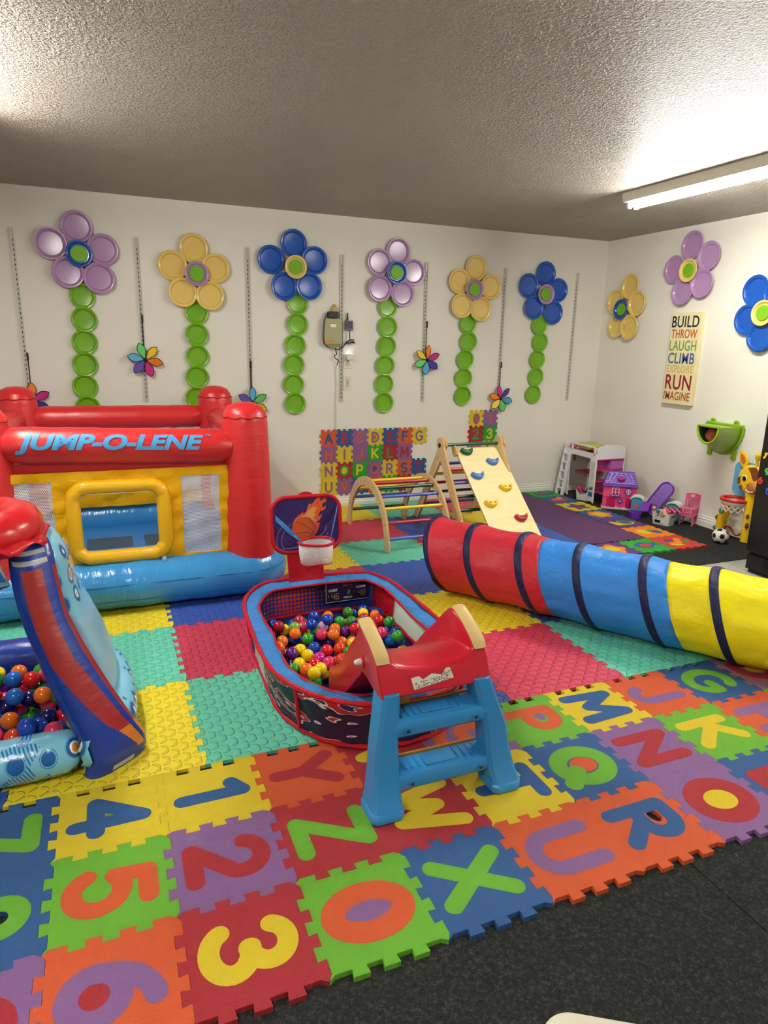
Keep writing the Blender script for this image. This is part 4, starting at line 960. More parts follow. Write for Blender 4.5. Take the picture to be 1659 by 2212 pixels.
# hoop
hc = Vector((1.468, yb-.115, .425))
m = MB(); m.tube([(hc.x+.09*cos(a), hc.y+.075*sin(a), hc.z+.003*sin(2*a)) for a in [2*pi*k/36 for k in range(36)]], .007, 10, 0, False, True); hp = m.build('hoop', PRED, pt)
NET2 = netting('hoop_net', rgb(236, 232, 232), .0040, .36, 'xz')
m = MB(); m.loft([[(hc.x+.088*s*cos(2*pi*k/40), hc.y+.073*s*sin(2*pi*k/40), z+.006*sin(3*2*pi*k/40)*(1-s)*8) for k in range(40)] for s, z in ((1.0, hc.z-.004), (.99, hc.z-.04), (.95, hc.z-.075), (.9, hc.z-.105))], 0, False); m.build('net', NET2, hp, 60, solid=.0012)
m = MB(); m.tube([(hc.x+.0795*cos(a), hc.y+.066*sin(a), hc.z-.106+.006*sin(3*a)*.8) for a in [2*pi*k/36 for k in range(36)]], .0028, 8, 0, False, True); m.build('net_hem', PRED, hp)
for (x0, z0, sx) in ((1.288, .535, -1), (1.618, .57, 1)):
    p0, p1 = Vector((x0, yb-.004, z0)), Vector((hc.x+sx*.072, hc.y-.01, hc.z+.004)); wv = Vector((0, 0, .014))
    m = MB(); m.loft([[p0-wv, p0+wv, p0+wv+Vector((0, .002, 0)), p0-wv+Vector((0, .002, 0))], [p0.lerp(p1, .5)-wv*1.3, p0.lerp(p1, .5)+wv*1.1, p0.lerp(p1, .5)+wv*1.1+Vector((0, .002, 0)), p0.lerp(p1, .5)-wv*1.3+Vector((0, .002, 0))], [p1-wv*.2, p1+wv*.2, p1+wv*.2+Vector((0, .002, 0)), p1-wv*.2+Vector((0, .002, 0))]]); m.build('hoop_strap', PBLU, pt, 0)
# scoreboard print on the inside of the back wall
MSB = frame((1.655, 1.092, .128), (1, .02, 0), (0, .05, 1), (0, -1, .05))
m = MB(); m.box((0, 0, 0), (.245, .115, .003), 0, MSB); sb = m.build('scoreboard', fabric('score_navy', rgb(30, 24, 56), .5, .3), pt, 0)
WHT = plain('print_bright', rgb(226, 224, 230), .5, .3)
m = MB()
for a, b in (((-.122, -.057), (.122, -.057)), ((-.122, -.057), (-.122, .057)), ((-.122, .057), (.122, .057))): m.tube([(*a, .002), (*b, .002)], .001, 5, 0, True, False, MSB)
m.build('border', WHT, sb)
SEG = {'0': 'abcdef', '1': 'bc', '2': 'abged', '3': 'abgcd', '4': 'fgbc', '5': 'afgcd', '6': 'afgedc', '7': 'abc', '8': 'abcdefg'}
def seg7(mb, s, u, v, w, hh, gap):
    for ch in s:
        if ch == ':':
            for q in (.3, .7): mb.box((u+.003, v+hh*q, .002), (.004, .004, .001), 0, MSB)
            u += .009; continue
        SE = {'a': ((0, hh), (w, hh)), 'b': ((w, hh/2), (w, hh)), 'c': ((w, 0), (w, hh/2)), 'd': ((0, 0), (w, 0)), 'e': ((0, 0), (0, hh/2)), 'f': ((0, hh/2), (0, hh)), 'g': ((0, hh/2), (w, hh/2))}
        for k in SEG[ch]:
            a, b = SE[k]; mb.box((u+(a[0]+b[0])/2, v+(a[1]+b[1])/2, .002), (abs(a[0]-b[0])+.003, abs(a[1]-b[1])+.003, .001), 0, MSB)
        u += w+gap
AMB = plain('print_amber', rgb(176, 150, 96), .5, .3); MAR = plain('print_maroon', rgb(150, 64, 56), .5, .3)
m = MB(); seg7(m, '10:37', -.038, .026, .013, .024, .007); m.build('clock_digits', MAR, sb, 0)
m = MB(); seg7(m, '46', -.090, -.042, .015, .028, .008); seg7(m, '48', .060, -.036, .015, .028, .008); seg7(m, '2', .0, -.020, .010, .018, .0); m.box((-.108, -.024, .002), (.005, .007, .001), 0, MSB); m.build('score_digits', AMB, sb, 0)
m = MB(); m.prism([(.036, -.018), (.046, -.013), (.036, -.008)], .0015, .0025, 0, MSB); m.build('arrow', MAR, sb, 0)
for s, a in (('GUEST', (-.108, -.056, .0, .014)), ('HOME', (.046, .102, .004, .018)), ('PERIOD', (-.024, .024, -.045, -.034))):
    tm = text_mb(s, .02, .0004, .0004 if s != 'PERIOD' else 0, .15 if s != 'PERIOD' else 0); fit(tm, *a); xf(tm, lambda p: MSB @ Vector((p.x, p.y, .002+p.z))); tm.build('caption', WHT, sb, 0, label='printed word '+s)

# ================================================================= toddler slide
SR = plain('slide_red', rgb(192, 22, 46), .28, .5); SB = plain('slide_blue', rgb(44, 128, 190), .36, .45); TAN = plain('slide_tan', rgb(214, 184, 122), .45, .4); TAN2 = plain('slide_ochre', rgb(196, 140, 50), .5, .4)
sl = thing('toddler_slide', 'red toddler slide with blue steps and tan grips in front of the ball pit', 'slide', (1.445, -.43, 0))
SXC = 1.427
#        y     hw_out  hw_in  ztop  zbed  sag   zbot
SEC = [(-.412, .186, .150, .490, .488, .050, .372), (-.405, .187, .146, .508, .490, .046, .368), (-.385, .187, .142, .526, .487, .042, .366), (-.355, .186, .138, .544, .482, .036, .366), (-.325, .185, .135, .557, .477, .030, .366), (-.295, .182, .132, .561, .470, .026, .366), (-.255, .179, .130, .552, .460, .02, .366),
       (-.20, .173, .128, .522, .440, .02, .360), (-.12, .166, .126, .462, .385, .02, .29), (-.03, .160, .125, .380, .298, .02, .205), (.06, .156, .124, .288, .206, .02, .125), (.13, .154, .124, .222, .146, .02, .075), (.19, .152, .124, .186, .118, .018, .058), (.23, .150, .124, .168, .108, .014, .052)]
def lean(x, y, z):
    k = max(0, min(1, (-.12-y)/.2)); d = max(0, z-.37)*k
    return (x-.11*d, y+.26*d, z)
rings = []
for y, ho, hi, zt, zb, sg, z0 in SEC:
    dz = min(.012, (zt-zb)*.3) if zt > zb else .0; top = [(-ho, zt-dz), (-ho+.008, zt), (-hi-.006, zt), (-hi, zt-dz)]
    bed = [(hi*cos(pi-pi*k/10), zb-sg*sin(pi*k/10)) for k in range(1, 10)]
    lf = [(-ho-.0, z0), (-ho-.002, (z0+zt)/2)]+top+[(-hi+.004, zb+.006)]
    rings.append([lean(SXC+x, y, z) for x, z in lf+bed]+[lean(SXC-x, y, z) for x, z in reversed(lf)])
m = MB(); m.loft(rings); m.build('slide_body', SR, sl, 50, .004)
for sx in (-1, 1):
    rings = []
    for (y, z, o) in ((-.419, .497, .006), (-.410, .514, .012), (-.386, .536, .014), (-.353, .556, .014), (-.325, .569, .013), (-.295, .573, .011), (-.275, .566, .008), (-.262, .552, .004)):
        xc = SXC+sx*.166; hw = .0225
        rings.append([lean(*q) for q in ((xc-hw, y, z-.022), (xc-hw, y+.002, z-.006), (xc-hw*.6, y, z), (xc+hw*.6, y, z), (xc+hw, y+.002, z-.006), (xc+hw, y, z-.022))])
    m = MB(); m.loft(rings); m.build('grip', TAN, sl, 50, .004)
m = MB(); m.lathe([(.001, 0), (.021, 0), (.021, .006), (.001, .006)], 20, 0, frame((SXC-.182, -.225, .41), (0, -1, 0), (0, 0, 1), (-1, 0, 0)), False); m.build('bolt_seat', SR, sl)
m = MB(); m.lathe([(.001, .004), (.010, .004), (.011, .012), (.009, .022), (.005, .028), (.001, .029)], 16, 0, frame((SXC-.182, -.225, .41), (0, -1, 0), (0, 0, 1), (-1, 0, 0)), False); m.build('bolt', plain('bolt_white', rgb(226, 214, 206), .35, .4), sl)
ST_ = [[1.337, .421], [1.363, .424], [1.377, .412], [1.408, .425], [1.441, .417], [1.458, .435], [1.47, .434], [1.481, .402], [1.345, .386]]
MS_ = frame((0, -.4145, 0), (1, 0, 0), (0, 0, 1), (0, -1, 0)); MS_ = frame((0, -.4145-.26*.37, 0), (1, 0, 0), (0, .26, 1), (0, -1, .26))
m = MB(); m.prism([tuple(p) for p in ST_], -.003, .0012, 0, MS_); stk = m.build('torn_sticker', plain('sticker_paper', rgb(214, 208, 194), .6, .2), sl, 0)
m = MB(); rnd = random.Random(3)
for j in range(6):
    for k in range(14):
        if rnd.random() < .8:
            u = 1.352+k*.0088; v = .3905+j*.0045+(u-1.345)*.1
            if j < 4 or u > 1.44: m.box((u, v, .0015), (.004+.004*rnd.random(), .0016, .0006), 0, MS_)
m.build('fine_print', BLK, stk, 0)
for sx, xa in ((-1, (1.188, 1.290, 1.215, 1.288, 1.243, 1.300)), (1, (1.607, 1.706, 1.590, 1.672, 1.550, 1.612))):
    rr = []
    for z, t, y0, y1 in ((0.002, 0, -.490, -.388), (.034, 0, -.490, -.388), (.038, .06, -.486, -.386), (.08, .38, -.466, -.380), (.14, .7, -.450, -.372), (.22, 1.0, -.440, -.362), (.30, 1.5, -.430, -.348), (.385, 2.0, -.418, -.330)):
        k = min(t, 1); j = max(0, t-1); a0 = xa[0]+(xa[2]-xa[0])*k+(xa[4]-xa[2])*j; a1 = xa[1]+(xa[3]-xa[1])*k+(xa[5]-xa[3])*j; b_ = .012
        rr.append([(a0+b_, y0, z), (a1-b_, y0, z), (a1, y0+b_, z), (a1, y1, z), (a0, y1, z), (a0, y0+b_, z)])
    m = MB(); m.loft(rr); lg = m.build('leg', SB, sl, 30, .003)
    m = MB(); a0, a1 = xa[0]-.003, xa[1]+.003; b_ = .016
    m.loft([[(a0+b_, -.494, z), (a1-b_, -.494, z), (a1, -.494+b_, z), (a1, -.385, z), (a0, -.385, z), (a0, -.494+b_, z)] for z in (.003, .033, .036)]); m.build('foot_block', SB, lg, 30, .003)
for zt, y0, x0, x1 in ((.300, -.432, 1.262, 1.602), (.124, -.448, 1.275, 1.622)):
    prof = [(y0+.012, zt-.062), (y0, zt-.05), (y0-.002, zt-.02), (y0+.006, zt-.006), (y0+.022, zt), (y0+.085, zt+.004), (y0+.092, zt-.006), (y0+.088, zt-.02), (y0+.04, zt-.035)]
    m = MB(); m.loft([[(x, y, z) for y, z in prof] for x in (x0, x1)]); stp = m.build('step', SB, sl, 35, .003)
    m = MB()
    for e in (0, 1):
        for k in range(4):
            x = x0+.045+k*.024 if e == 0 else x1-.045-k*.024
            m.box((x, y0+.05, zt+.003), (.005, .06, .004))
    xm = (x0+x1)/2
    for a, b in (((xm-.055, y0+.022), (xm+.055, y0+.022)), ((xm+.055, y0+.022), (xm+.055, y0+.08)), ((xm-.055, y0+.022), (xm-.055, y0+.08))): m.tube([(*a, zt+.0025), (*b, zt+.004)], .002, 6)
    m.build('tread_ribs', SB, stp, 30, .001)
    for x in (x0+.055, x1-.05):
        m = MB(); m.lathe([(.001, .0), (.007, .0), (.007, .004), (.010, .004), (.010, -.004), (.001, -.004)], 14, 0, frame((x, y0-.003, zt-.033), (1, 0, 0), (0, 0, 1), (0, -1, 0)), False); m.build('bolt_cup', SB, stp)
        m = MB(); m.ball((x, y0-.0045, zt-.033), .006, 10, 6); m.build('bolt_head', SCREW, stp)
    m = MB(); m.box((xm, y0+.097, zt-.008), (x1-x0-.03, .008, .03)); m.build('step_liner', TAN2, sl, 0, .002)
for x in (1.31, 1.43, 1.545):
    m = MB(); m.tube([(x, -.335, .335), (x, -.2, .345), (x, -.06, .29)], .010, 8); m.build('brace', TAN2, sl)
m = MB(); m.loft([[(x, y, z) for y, z in ((-.342, .30), (-.334, .30), (-.334, .36), (-.342, .36))] for x in (1.29, 1.36)]+[]); m.box((1.50, -.25, .33), (.05, .12, .02)); m.box((1.40, -.2, .335), (.2, .02, .02)); m.build('under_frame', TAN2, sl, 0, .002)
BALLS1 = [(1.4114, 0.9015, 0.088, 'b'), (1.4761, 0.8761, 0.088, 'o'), (1.4479, 0.7896, 0.1108, 'b'), (1.5874, 0.8937, 0.088, 'dg'), (1.6555, 0.8563, 0.088, 'y'), (1.7025, 0.8128, 0.088, 'o'), (1.6392, 0.8014, 0.0845, 'r'), (1.5094, 0.7956, 0.088, 'g'), (1.5662, 0.781, 0.0884, 'dg'), (1.5703, 0.7265, 0.087, 'n'), (1.6227, 0.7497, 0.0915, 'lb'), (1.6805, 0.7098, 0.1052, 'r'), (1.716, 0.6608, 0.113, 'g'), (1.6888, 0.7516, 0.0708, 'dg'), (1.3292, 0.8718, 0.088, 'dp'), (1.3589, 0.7606, 0.1108, 'b'), (1.4325, 0.8158, 0.0652, 'li'), (1.2114, 0.8016, 0.1048, 'dr'), (1.2454, 0.8283, 0.0712, 'y'), (1.2837, 0.7859, 0.0955, 'lg'), (1.3302, 0.8107, 0.0805, 'p'), (1.3838, 0.7779, 0.0652, 'g'), (1.4593, 0.7143, 0.0928, 'o'), (1.5109, 0.7115, 0.0744, 'pu'), (1.5474, 0.6777, 0.0973, 'r'), (1.7193, 0.6827, 0.063, 'b'), (1.637, 0.5697, 0.1096, 'p'), (1.6445, 0.5985, 0.0635, 'b'), (1.6956, 0.5158, 0.1061, 'g'), (1.7222, 0.5913, 0.088, 'b'), (1.6746, 0.5539, 0.0729, 'lb'), (1.1452, 0.7563, 0.1061, 'r'), (1.1659, 0.7918, 0.0699, 'ro'), (1.1367, 0.6956, 0.088, 'n'), (1.261, 0.6899, 0.1097, 'o'), (1.3733, 0.6431, 0.1084, 'p'), (1.4214, 0.6171, 0.1124, 'o'), (1.2726, 0.7213, 0.0663, 'b'), (1.3098, 0.6488, 0.093, 'g'), (1.3507, 0.6811, 0.076, 'n'), (1.1963, 0.6744, 0.088, 'o'), (1.1437, 0.5239, 0.1346, 'o'), (1.4067, 0.6407, 0.0651, 'n'), (1.4572, 0.6039, 0.0731, 'o'), (1.491, 0.5475, 0.088, 'y'), (1.4193, 0.5189, 0.088, 'ro'), (1.3139, 0.5618, 0.088, 'b'), (1.2502, 0.5634, 0.088, 'y'), (1.1985, 0.5103, 0.1043, 'pu'), (1.3588, 0.5193, 0.088, 'r'), (1.2666, 0.5006, 0.088, 'y'), (1.4439, 0.468, 0.088, 'g'), (1.1521, 0.5268, 0.0806, 'lb'), (1.3067, 0.4611, 0.088, 'm'), (1.3299, 0.3943, 0.0939, 'p'), (1.3805, 0.378, 0.1072, 'ro'), (1.2112, 0.4365, 0.088, 'y'), (1.17, 0.3758, 0.0992, 'g'), (1.188, 0.5401, 0.0418, 'in'), (1.2735, 0.4156, 0.0866, 'r'), (1.2177, 0.3471, 0.1044, 'o'), (1.2827, 0.3616, 0.0894, 'y'), (1.2346, 0.2924, 0.1126, 'y'), (1.2087, 0.3785, 0.0604, 'p'), (1.2434, 0.3148, 0.0634, 'g'), (1.1325, 0.4763, 0.089, 'p'), (1.1404, 0.577, 0.0623, 'o'), (1.1112, 0.5552, 0.1034, 'r'), (1.3725, 0.4091, 0.0628, 'y')]
BALLS1B = [(1.6859, 0.633, 0.0552, 'p'), (1.5888, 0.8791, 0.033, 'p'), (1.6557, 0.2378, 0.0554, 'b'), (1.4044, 0.6998, 0.0561, 'pu'), (1.5573, 0.8251, 0.0559, 'o'), (1.7185, 0.5014, 0.0345, 'y'), (1.7253, 0.2348, 0.0429, 'g'), (1.4402, 0.7456, 0.0396, 'o'), (1.624, 0.4111, 0.0539, 'n'), (1.5846, 0.6606, 0.0459, 'b'), (1.711, 0.3279, 0.045, 'y'), (1.4141, 0.884, 0.0313, 'b'), (1.6285, 0.028, 0.0597, 'n'), (1.4442, -0.0389, 0.0404, 'n'), (1.6656, 0.6938, 0.0532, 'pu'), (1.3813, 0.4667, 0.0502, 'p'), (1.38, 0.5571, 0.0541, 'b'), (1.4747, 0.6706, 0.0368, 'p'), (1.2447, 0.6251, 0.0508, 'p'), (1.6245, 0.5278, 0.0433, 'pu'), (1.7369, 0.862, 0.0766, 'b'), (1.7023, 0.1756, 0.0501, 'p'), (1.2444, 0.9123, 0.0453, 'y'), (1.528, 0.5169, 0.0361, 'g'), (1.1657, 0.642, 0.0517, 'r'), (1.6422, 0.7576, 0.0384, 'p'), (1.2359, 0.465, 0.0436, 'p'), (1.5261, 0.5814, 0.0573, 'o'), (1.4566, 0.512, 0.0399, 'y'), (1.4903, 0.9285, 0.0358, 'n'), (1.2174, 0.1648, 0.0566, 'b'), (1.1568, 0.2495, 0.0399, 'pu'), (1.3612, -0.0422, 0.0335, 'y'), (1.7384, 0.4184, 0.0432, 'y'), (1.5836, 0.4851, 0.0569, 'b'), (1.1572, 0.1559, 0.0334, 'b'), (1.2003, 0.0779, 0.0538, 'n'), (1.2232, 0.7536, 0.0449, 'n'), (1.6495, 0.3514, 0.0423, 'p'), (1.5306, -0.0428, 0.0387, 'y'), (1.172, 0.9175, 0.0366, 'b'), (1.6793, 0.0955, 0.0569, 'y'), (1.7434, 0.746, 0.0484, 'p'), (1.54, 0.4222, 0.0344, 'pu'), (1.204, 0.6781, 0.0306, 'pu'), (1.681, 0.9262, 0.075, 'b'), (1.4191, 0.4219, 0.0326, 'b'), (1.2896, 0.5827, 0.0398, 'r'), (1.306, 0.527, 0.0387, 'b'), (1.18, 0.8404, 0.0368, 'r'), (1.3356, 0.7501, 0.0373, 'o'), (1.6275, 0.8259, 0.0363, 'n'), (1.6628, 0.4764, 0.0329, 'o'), (1.3107, 0.9195, 0.0537, 'b'), (1.6392, 0.1406, 0.0495, 'b'), (1.2963, 0.802, 0.0329, 'o'), (1.7352, 0.5786, 0.0367, 'b'), (1.5204, 0.8864, 0.055, 'n'), (1.749, 0.8136, 0.0329, 'y'), (1.2083, 0.266, 0.0515, 'g'), (1.6932, 0.8489, 0.0385, 'g'), (1.5002, 0.8256, 0.0345, 'n'), (1.4923, 0.4571, 0.0528, 'y'), (1.1666, 0.448, 0.0499, 'p'), (1.7388, 0.9234, 0.0599, 'b'), (1.4314, 0.3627, 0.0329, 'y'), (1.3635, 0.6086, 0.0351, 'b'), (1.303, 0.4692, 0.0313, 'o'), (1.5487, 0.9296, 0.0307, 'p'), (1.6257, 0.927, 0.0593, 'b'), (1.5277, 0.6581, 0.0432, 'p'), (1.3202, 0.6708, 0.0312, 'pu'), (1.5207, 0.361, 0.053, 'pu'), (1.314, 0.8549, 0.0368, 'o'), (1.2589, 0.4167, 0.0317, 'b'), (1.5863, 0.6001, 0.0373, 'n'), (1.6811, 0.4057, 0.0363, 'p'), (1.5867, -0.0237, 0.0543, 'pu'), (1.6247, 0.29, 0.0528, 'pu'), (1.3682, 0.8322, 0.0311, 'y'), (1.2587, 0.3621, 0.0321, 'y'), (1.3171, 0.4113, 0.0405, 'y'), (1.1845, 0.3262, 0.057, 'r'), (1.5548, 0.7483, 0.0394, 'g'), (1.6733, 0.0451, 0.0322, 'b'), (1.5811, 0.3716, 0.0468, 'n'), (1.6206, 0.191, 0.037, 'g'), (1.1655, 0.7358, 0.04, 'p'), (1.4705, 0.4015, 0.0368, 'pu'), (1.6458, 0.8788, 0.0306, 'y'), (1.3654, 0.9299, 0.041, 'o'), (1.1997, 0.5904, 0.0592, 'o'), (1.7268, 0.1271, 0.0449, 'pu'), (1.3113, -0.022, 0.0531, 'g'), (1.2032, 0.8895, 0.0776, 'b'), (1.6257, 0.0832, 0.0407, 'b'), (1.3552, 0.3648, 0.0312, 'b'), (1.7531, 0.6452, 0.0406, 'p'), (1.6132, 0.7085, 0.0519, 'r'), (1.2521, 0.5355, 0.0325, 'r'), (1.7539, 0.3623, 0.0502, 'y'), (1.4909, 0.7658, 0.0441, 'y'), (1.4231, 0.5917, 0.0304, 'r')]
BALLS2 = [(0.1387, 0.7102, 0.105, 'o'), (0.1365, 0.5877, 0.1375, 'lb'), (0.1963, 0.5861, 0.1266, 'r'), (0.2204, 0.693, 0.105, 'g'), (0.2456, 0.6217, 0.1224, 'p'), (0.0987, 0.6162, 0.0982, 'pu'), (0.1593, 0.6152, 0.0875, 'r'), (0.2174, 0.618, 0.0679, 'g'), (0.2509, 0.3908, 0.1531, 'o'), (0.2764, 0.532, 0.105, 'b'), (0.1229, 0.6522, 0.0548, 'o'), (0.1304, 0.4246, 0.1145, 'n'), (0.2034, 0.4296, 0.1284, 'n'), (0.162, 0.3985, 0.16, 'lb'), (0.1162, 0.4819, 0.1093, 'p'), (0.17, 0.4625, 0.0892, 'p'), (0.2297, 0.4709, 0.0919, 'n'), (0.2642, 0.4221, 0.1021, 'p'), (0.3094, 0.3973, 0.1351, 'g'), (0.3091, 0.4509, 0.0722, 'b'), (0.0933, 0.5006, 0.0555, 'lb'), (0.1477, 0.3341, 0.105, 'o'), (0.1925, 0.4721, 0.034, 'g'), (0.2705, 0.2947, 0.1179, 'n'), (0.319, 0.3219, 0.0921, 'r'), (0.2502, 0.2144, 0.1289, 'b'), (0.365, 0.2046, 0.1344, 'y'), (0.3442, 0.2505, 0.0727, 'y'), (0.2214, 0.1705, 0.16, 'b'), (0.1185, 0.1954, 0.1339, 'p'), (0.1767, 0.1836, 0.1217, 'ro'), (0.2635, 0.2248, 0.07, 'p'), (0.2986, 0.1596, 0.1358, 'p'), (0.311, 0.2119, 0.1066, 'b'), (0.2922, 0.2738, 0.0493, 'p'), (0.1447, 0.2177, 0.0828, 'g'), (0.1632, 0.2647, 0.0486, 'g'), (0.2055, 0.2247, 0.0879, 'y'), (0.2242, 0.2649, 0.0455, 'r'), (0.0618, 0.7219, 0.105, 'y'), (0.0764, 0.5833, 0.145, 'g'), (0.2444, 0.5034, 0.0423, 'o'), (0.0898, 0.4248, 0.16, 'r'), (0.0638, 0.4512, 0.1107, 'b')]
BALLS2B = [(0.3794, 0.1876, 0.0569, 'p'), (-0.169, 0.3432, 0.053, 'n'), (-0.2584, 0.6249, 0.0511, 'y'), (0.0709, 0.1814, 0.036, 'pu'), (-0.0006, 0.2132, 0.0408, 'n'), (-0.0098, 0.5975, 0.0549, 'o'), (-0.2618, 0.2376, 0.0412, 'o'), (0.386, 0.5716, 0.0503, 'p'), (0.1313, 0.414, 0.0517, 'b'), (0.177, 0.3641, 0.0439, 'o'), (-0.1675, 0.7609, 0.0511, 'o'), (-0.0834, 0.2412, 0.0504, 'p'), (-0.1307, 0.4207, 0.0437, 'o'), (0.2911, 0.7817, 0.0565, 'g'), (0.3754, 0.4324, 0.0416, 'r'), (-0.1598, 0.6985, 0.0435, 'g'), (0.0796, 0.7139, 0.0465, 'o'), (0.0886, 0.7737, 0.0351, 'b'), (0.0515, 0.573, 0.0433, 'pu'), (0.3827, 0.7379, 0.0592, 'r'), (-0.251, 0.3698, 0.0413, 'n'), (-0.075, 0.7685, 0.0547, 'p'), (-0.2148, 0.4723, 0.0583, 'o'), (0.3667, 0.3349, 0.0556, 'p'), (0.0718, 0.2793, 0.0457, 'g'), (-0.0708, 0.5585, 0.0379, 'o'), (0.3655, 0.4941, 0.0442, 'g'), (-0.1739, 0.6376, 0.0449, 'p'), (0.0252, 0.4023, 0.0568, 'y'), (-0.1034, 0.4793, 0.0571, 'g'), (0.2351, 0.4271, 0.0383, 'b'), (-0.2576, 0.7078, 0.0577, 'p'), (-0.1562, 0.1874, 0.0536, 'b'), (0.3269, 0.5562, 0.0587, 'o'), (0.0119, 0.6881, 0.0376, 'b'), (-0.112, 0.609, 0.04, 'y'), (0.034, 0.5149, 0.0344, 'p'), (0.1572, 0.7334, 0.041, 'y'), (0.4099, 0.6589, 0.059, 'b'), (-0.2164, 0.5788, 0.0357, 'pu')]

# ================================================================= inflatable ball pool on the left
def deco_mat():
    t = NT('vinyl_print'); v = t.coord(); 
    vo = t.n('ShaderNodeTexVoronoi', feature='F1'); vo.inputs['Scale'].default_value = 11.5; vo.inputs['Randomness'].default_value = .35; t.l(v, vo.inputs['Vector'])
    d = vo.outputs['Distance']
    rings = t.ramp(d, [(0, rgb(222, 150, 72)), (.20, rgb(240, 236, 226)), (.27, rgb(26, 96, 172)), (.40, rgb(122, 196, 226)), (.425, rgb(42, 110, 176)), (.44, rgb(128, 200, 228))], 'CONSTANT')
    o = t.xyz(v); s = t.math('FRACT', t.math('MULTIPLY', t.math('ADD', o[0], t.math('MULTIPLY', o[2], .45)), 85.0))
    n = t.noise(v, 13.0, 1)
    st = t.math('MULTIPLY', t.math('MULTIPLY', t.math('LESS_THAN', s, .45), t.math('GREATER_THAN', n, .60)), t.math('GREATER_THAN', d, .45))
    mx = t.n('ShaderNodeMix', data_type='RGBA'); t.l(st, mx.inputs['Factor']); t.l(rings, mx.inputs['A']); mx.inputs['B'].default_value = (*rgb(40, 112, 190), 1)
    t.bump(t.noise(t.scale(v, (16, 16, 16)), 1.5, 3), .3, .01); t.base(mx.outputs['Result'], .22, .5); return t.m
DECO = deco_mat(); PALE = vinyl('vinyl_pale', rgb(150, 196, 220), .28, .35, (9, 9, 14)); ROYAL = vinyl('vinyl_royal', rgb(26, 56, 150), .24, .25); SCAR = vinyl('vinyl_scarlet', rgb(206, 28, 36), .24, .12, (12, 12, 12)); DKR = vinyl('vinyl_brick', rgb(152, 34, 34), .3, .2); SILV = vinyl('vinyl_silver', rgb(176, 182, 186), .28, .2); ORG_ = vinyl('vinyl_amber', rgb(206, 120, 40), .3, .2)
ip = thing('ball_pool', 'inflatable ball pool with blue printed walls, striped column and red roof ring', 'ball pool', (.1, .5, 0))
def puffy(pts, r, n=20): 
    P = smooth_path(pts, 7); N = len(P)
    return P, [r*min(1, .55+.45*sqrt(max(0, min(i, N-1-i))/3.0)) if min(i, N-1-i) < 3 else r*(1+.012*sin(i*2.3)+.01*sin(i*.9)) for i in range(N)]
P, rr = puffy([(-.42, .112, .076), (-.1, .112, .076), (.2, .118, .076), (.375, .125, .078)], .074)
fw = MB().tube(P, rr, 24).build('front_wall', DECO, ip)
m = MB(); q = [(.392+.006*sin(k*2.1), .125+.072*cos(2*pi*k/18), .086+.074*sin(2*pi*k/18)) for k in range(18)]; m.loft([[(a-.012, .125+(b-.125)*.96, .086+(c-.086)*.96) for a, b, c in q], [(a+.016, .125+(b-.125)*1.12, .086+(c-.086)*1.05) for a, b, c in q]], 0, False); m.build('seam_flange', DECO, fw, 60, solid=.002)
P, rr = puffy([(.468, .20, .086), (.482, .35, .086), (.475, .55, .086), (.44, .78, .086)], .084); MB().tube(P, rr, 24).build('side_wall', DECO, ip)
P, rr = puffy([(.42, .86, .082), (.2, .90, .082), (-.1, .91, .082), (-.42, .87, .082)], .08); MB().tube(P, rr, 24).build('back_wall', ROYAL, ip)
P, rr = puffy([(-.50, .20, .086), (-.52, .45, .086), (-.50, .78, .086)], .084); MB().tube(P, rr, 24).build('side_wall', DECO, ip)
MB().box((-.01, .5, .006), (.86, .68, .008)).build('pool_floor', ROYAL, ip, 0)
# columns: flattened inflated strips that lean in and carry the roof ring
COLP = [((0.480, 0.130, 0), 0.112, 0.046, 0), ((0.486, 0.135, 0.06), 0.106, 0.05152, 0), ((0.439, 0.148, 0.17), 0.094, 0.05704, 0), ((0.387, 0.168, 0.29), 0.085, 0.05704, 0), ((0.343, 0.187, 0.41), 0.074, 0.0552, 0), ((0.305, 0.209, 0.53), 0.067, 0.05336, 0), ((0.288, 0.231, 0.64), 0.067, 0.05152, 0), ((0.282, 0.249, 0.72), 0.066, 0.046, 0), ((0.284, 0.265, 0.765), 0.052, 0.0276, 0)]
def column(fn):
    P = smooth_path([p for p, *_ in COLP], 40); N = len(P); m = MB(); rings = []; K = 176; face = fn(Vector((.62, -.79, 0)), True).normalized(); side = fn(Vector((.79, .62, 0)), True).normalized()
    for i, p in enumerate(P):
        t = i/(N-1)*(len(COLP)-1); j = min(int(t), len(COLP)-2); u = t-j; hw = COLP[j][1]*(1-u)+COLP[j+1][1]*u; ht = COLP[j][2]*(1-u)+COLP[j+1][2]*u
        ring = []
        for k in range(K):
            a = 2*pi*k/K; ca, sa = cos(a), sin(a)
            ring.append(fn(p, False)+side*(hw*math.copysign(abs(ca)**.75, ca))+face*(ht*math.copysign(abs(sa)**.7, sa)))
        rings.append(ring)
    m.loft(rings)
    nf = (N-1)*K
    for q in range(nf):
        i, k = divmod(q, K); v = i/(N-1); u = ((k+.5)/K)                # k 0..K/2 is the outer face, right to left
        mi = 0
        if k < K/2:
            s = cos(pi*u*2)                                              # 1 right .. -1 left
            f = (1-s)/2
            if v < .10: mi = 2 if (.02 < v < .06 and -.35 < s < .2) else 0
            elif v < .82:
                g = (v-.1)/.72; f /= (.34+.66*min(1, g*1.9))
                mi = 1 if (.02 < f < .27 or .50 < f < .94) else 0
                if g < .14 and mi == 1: mi = 3
            else: mi = 2 if (.845 < v < .875 or .905 < v < .935) and s < .25 else 0
        m.m[q] = mi
    return m.build('column', [ROYAL, DKR, SILV, ORG_], ip)
column(lambda p, d: Vector(p))
column(lambda p, d: Vector((-p.x, p.y, p.z)) if d else Vector((-.02-p.x, p.y, p.z)))
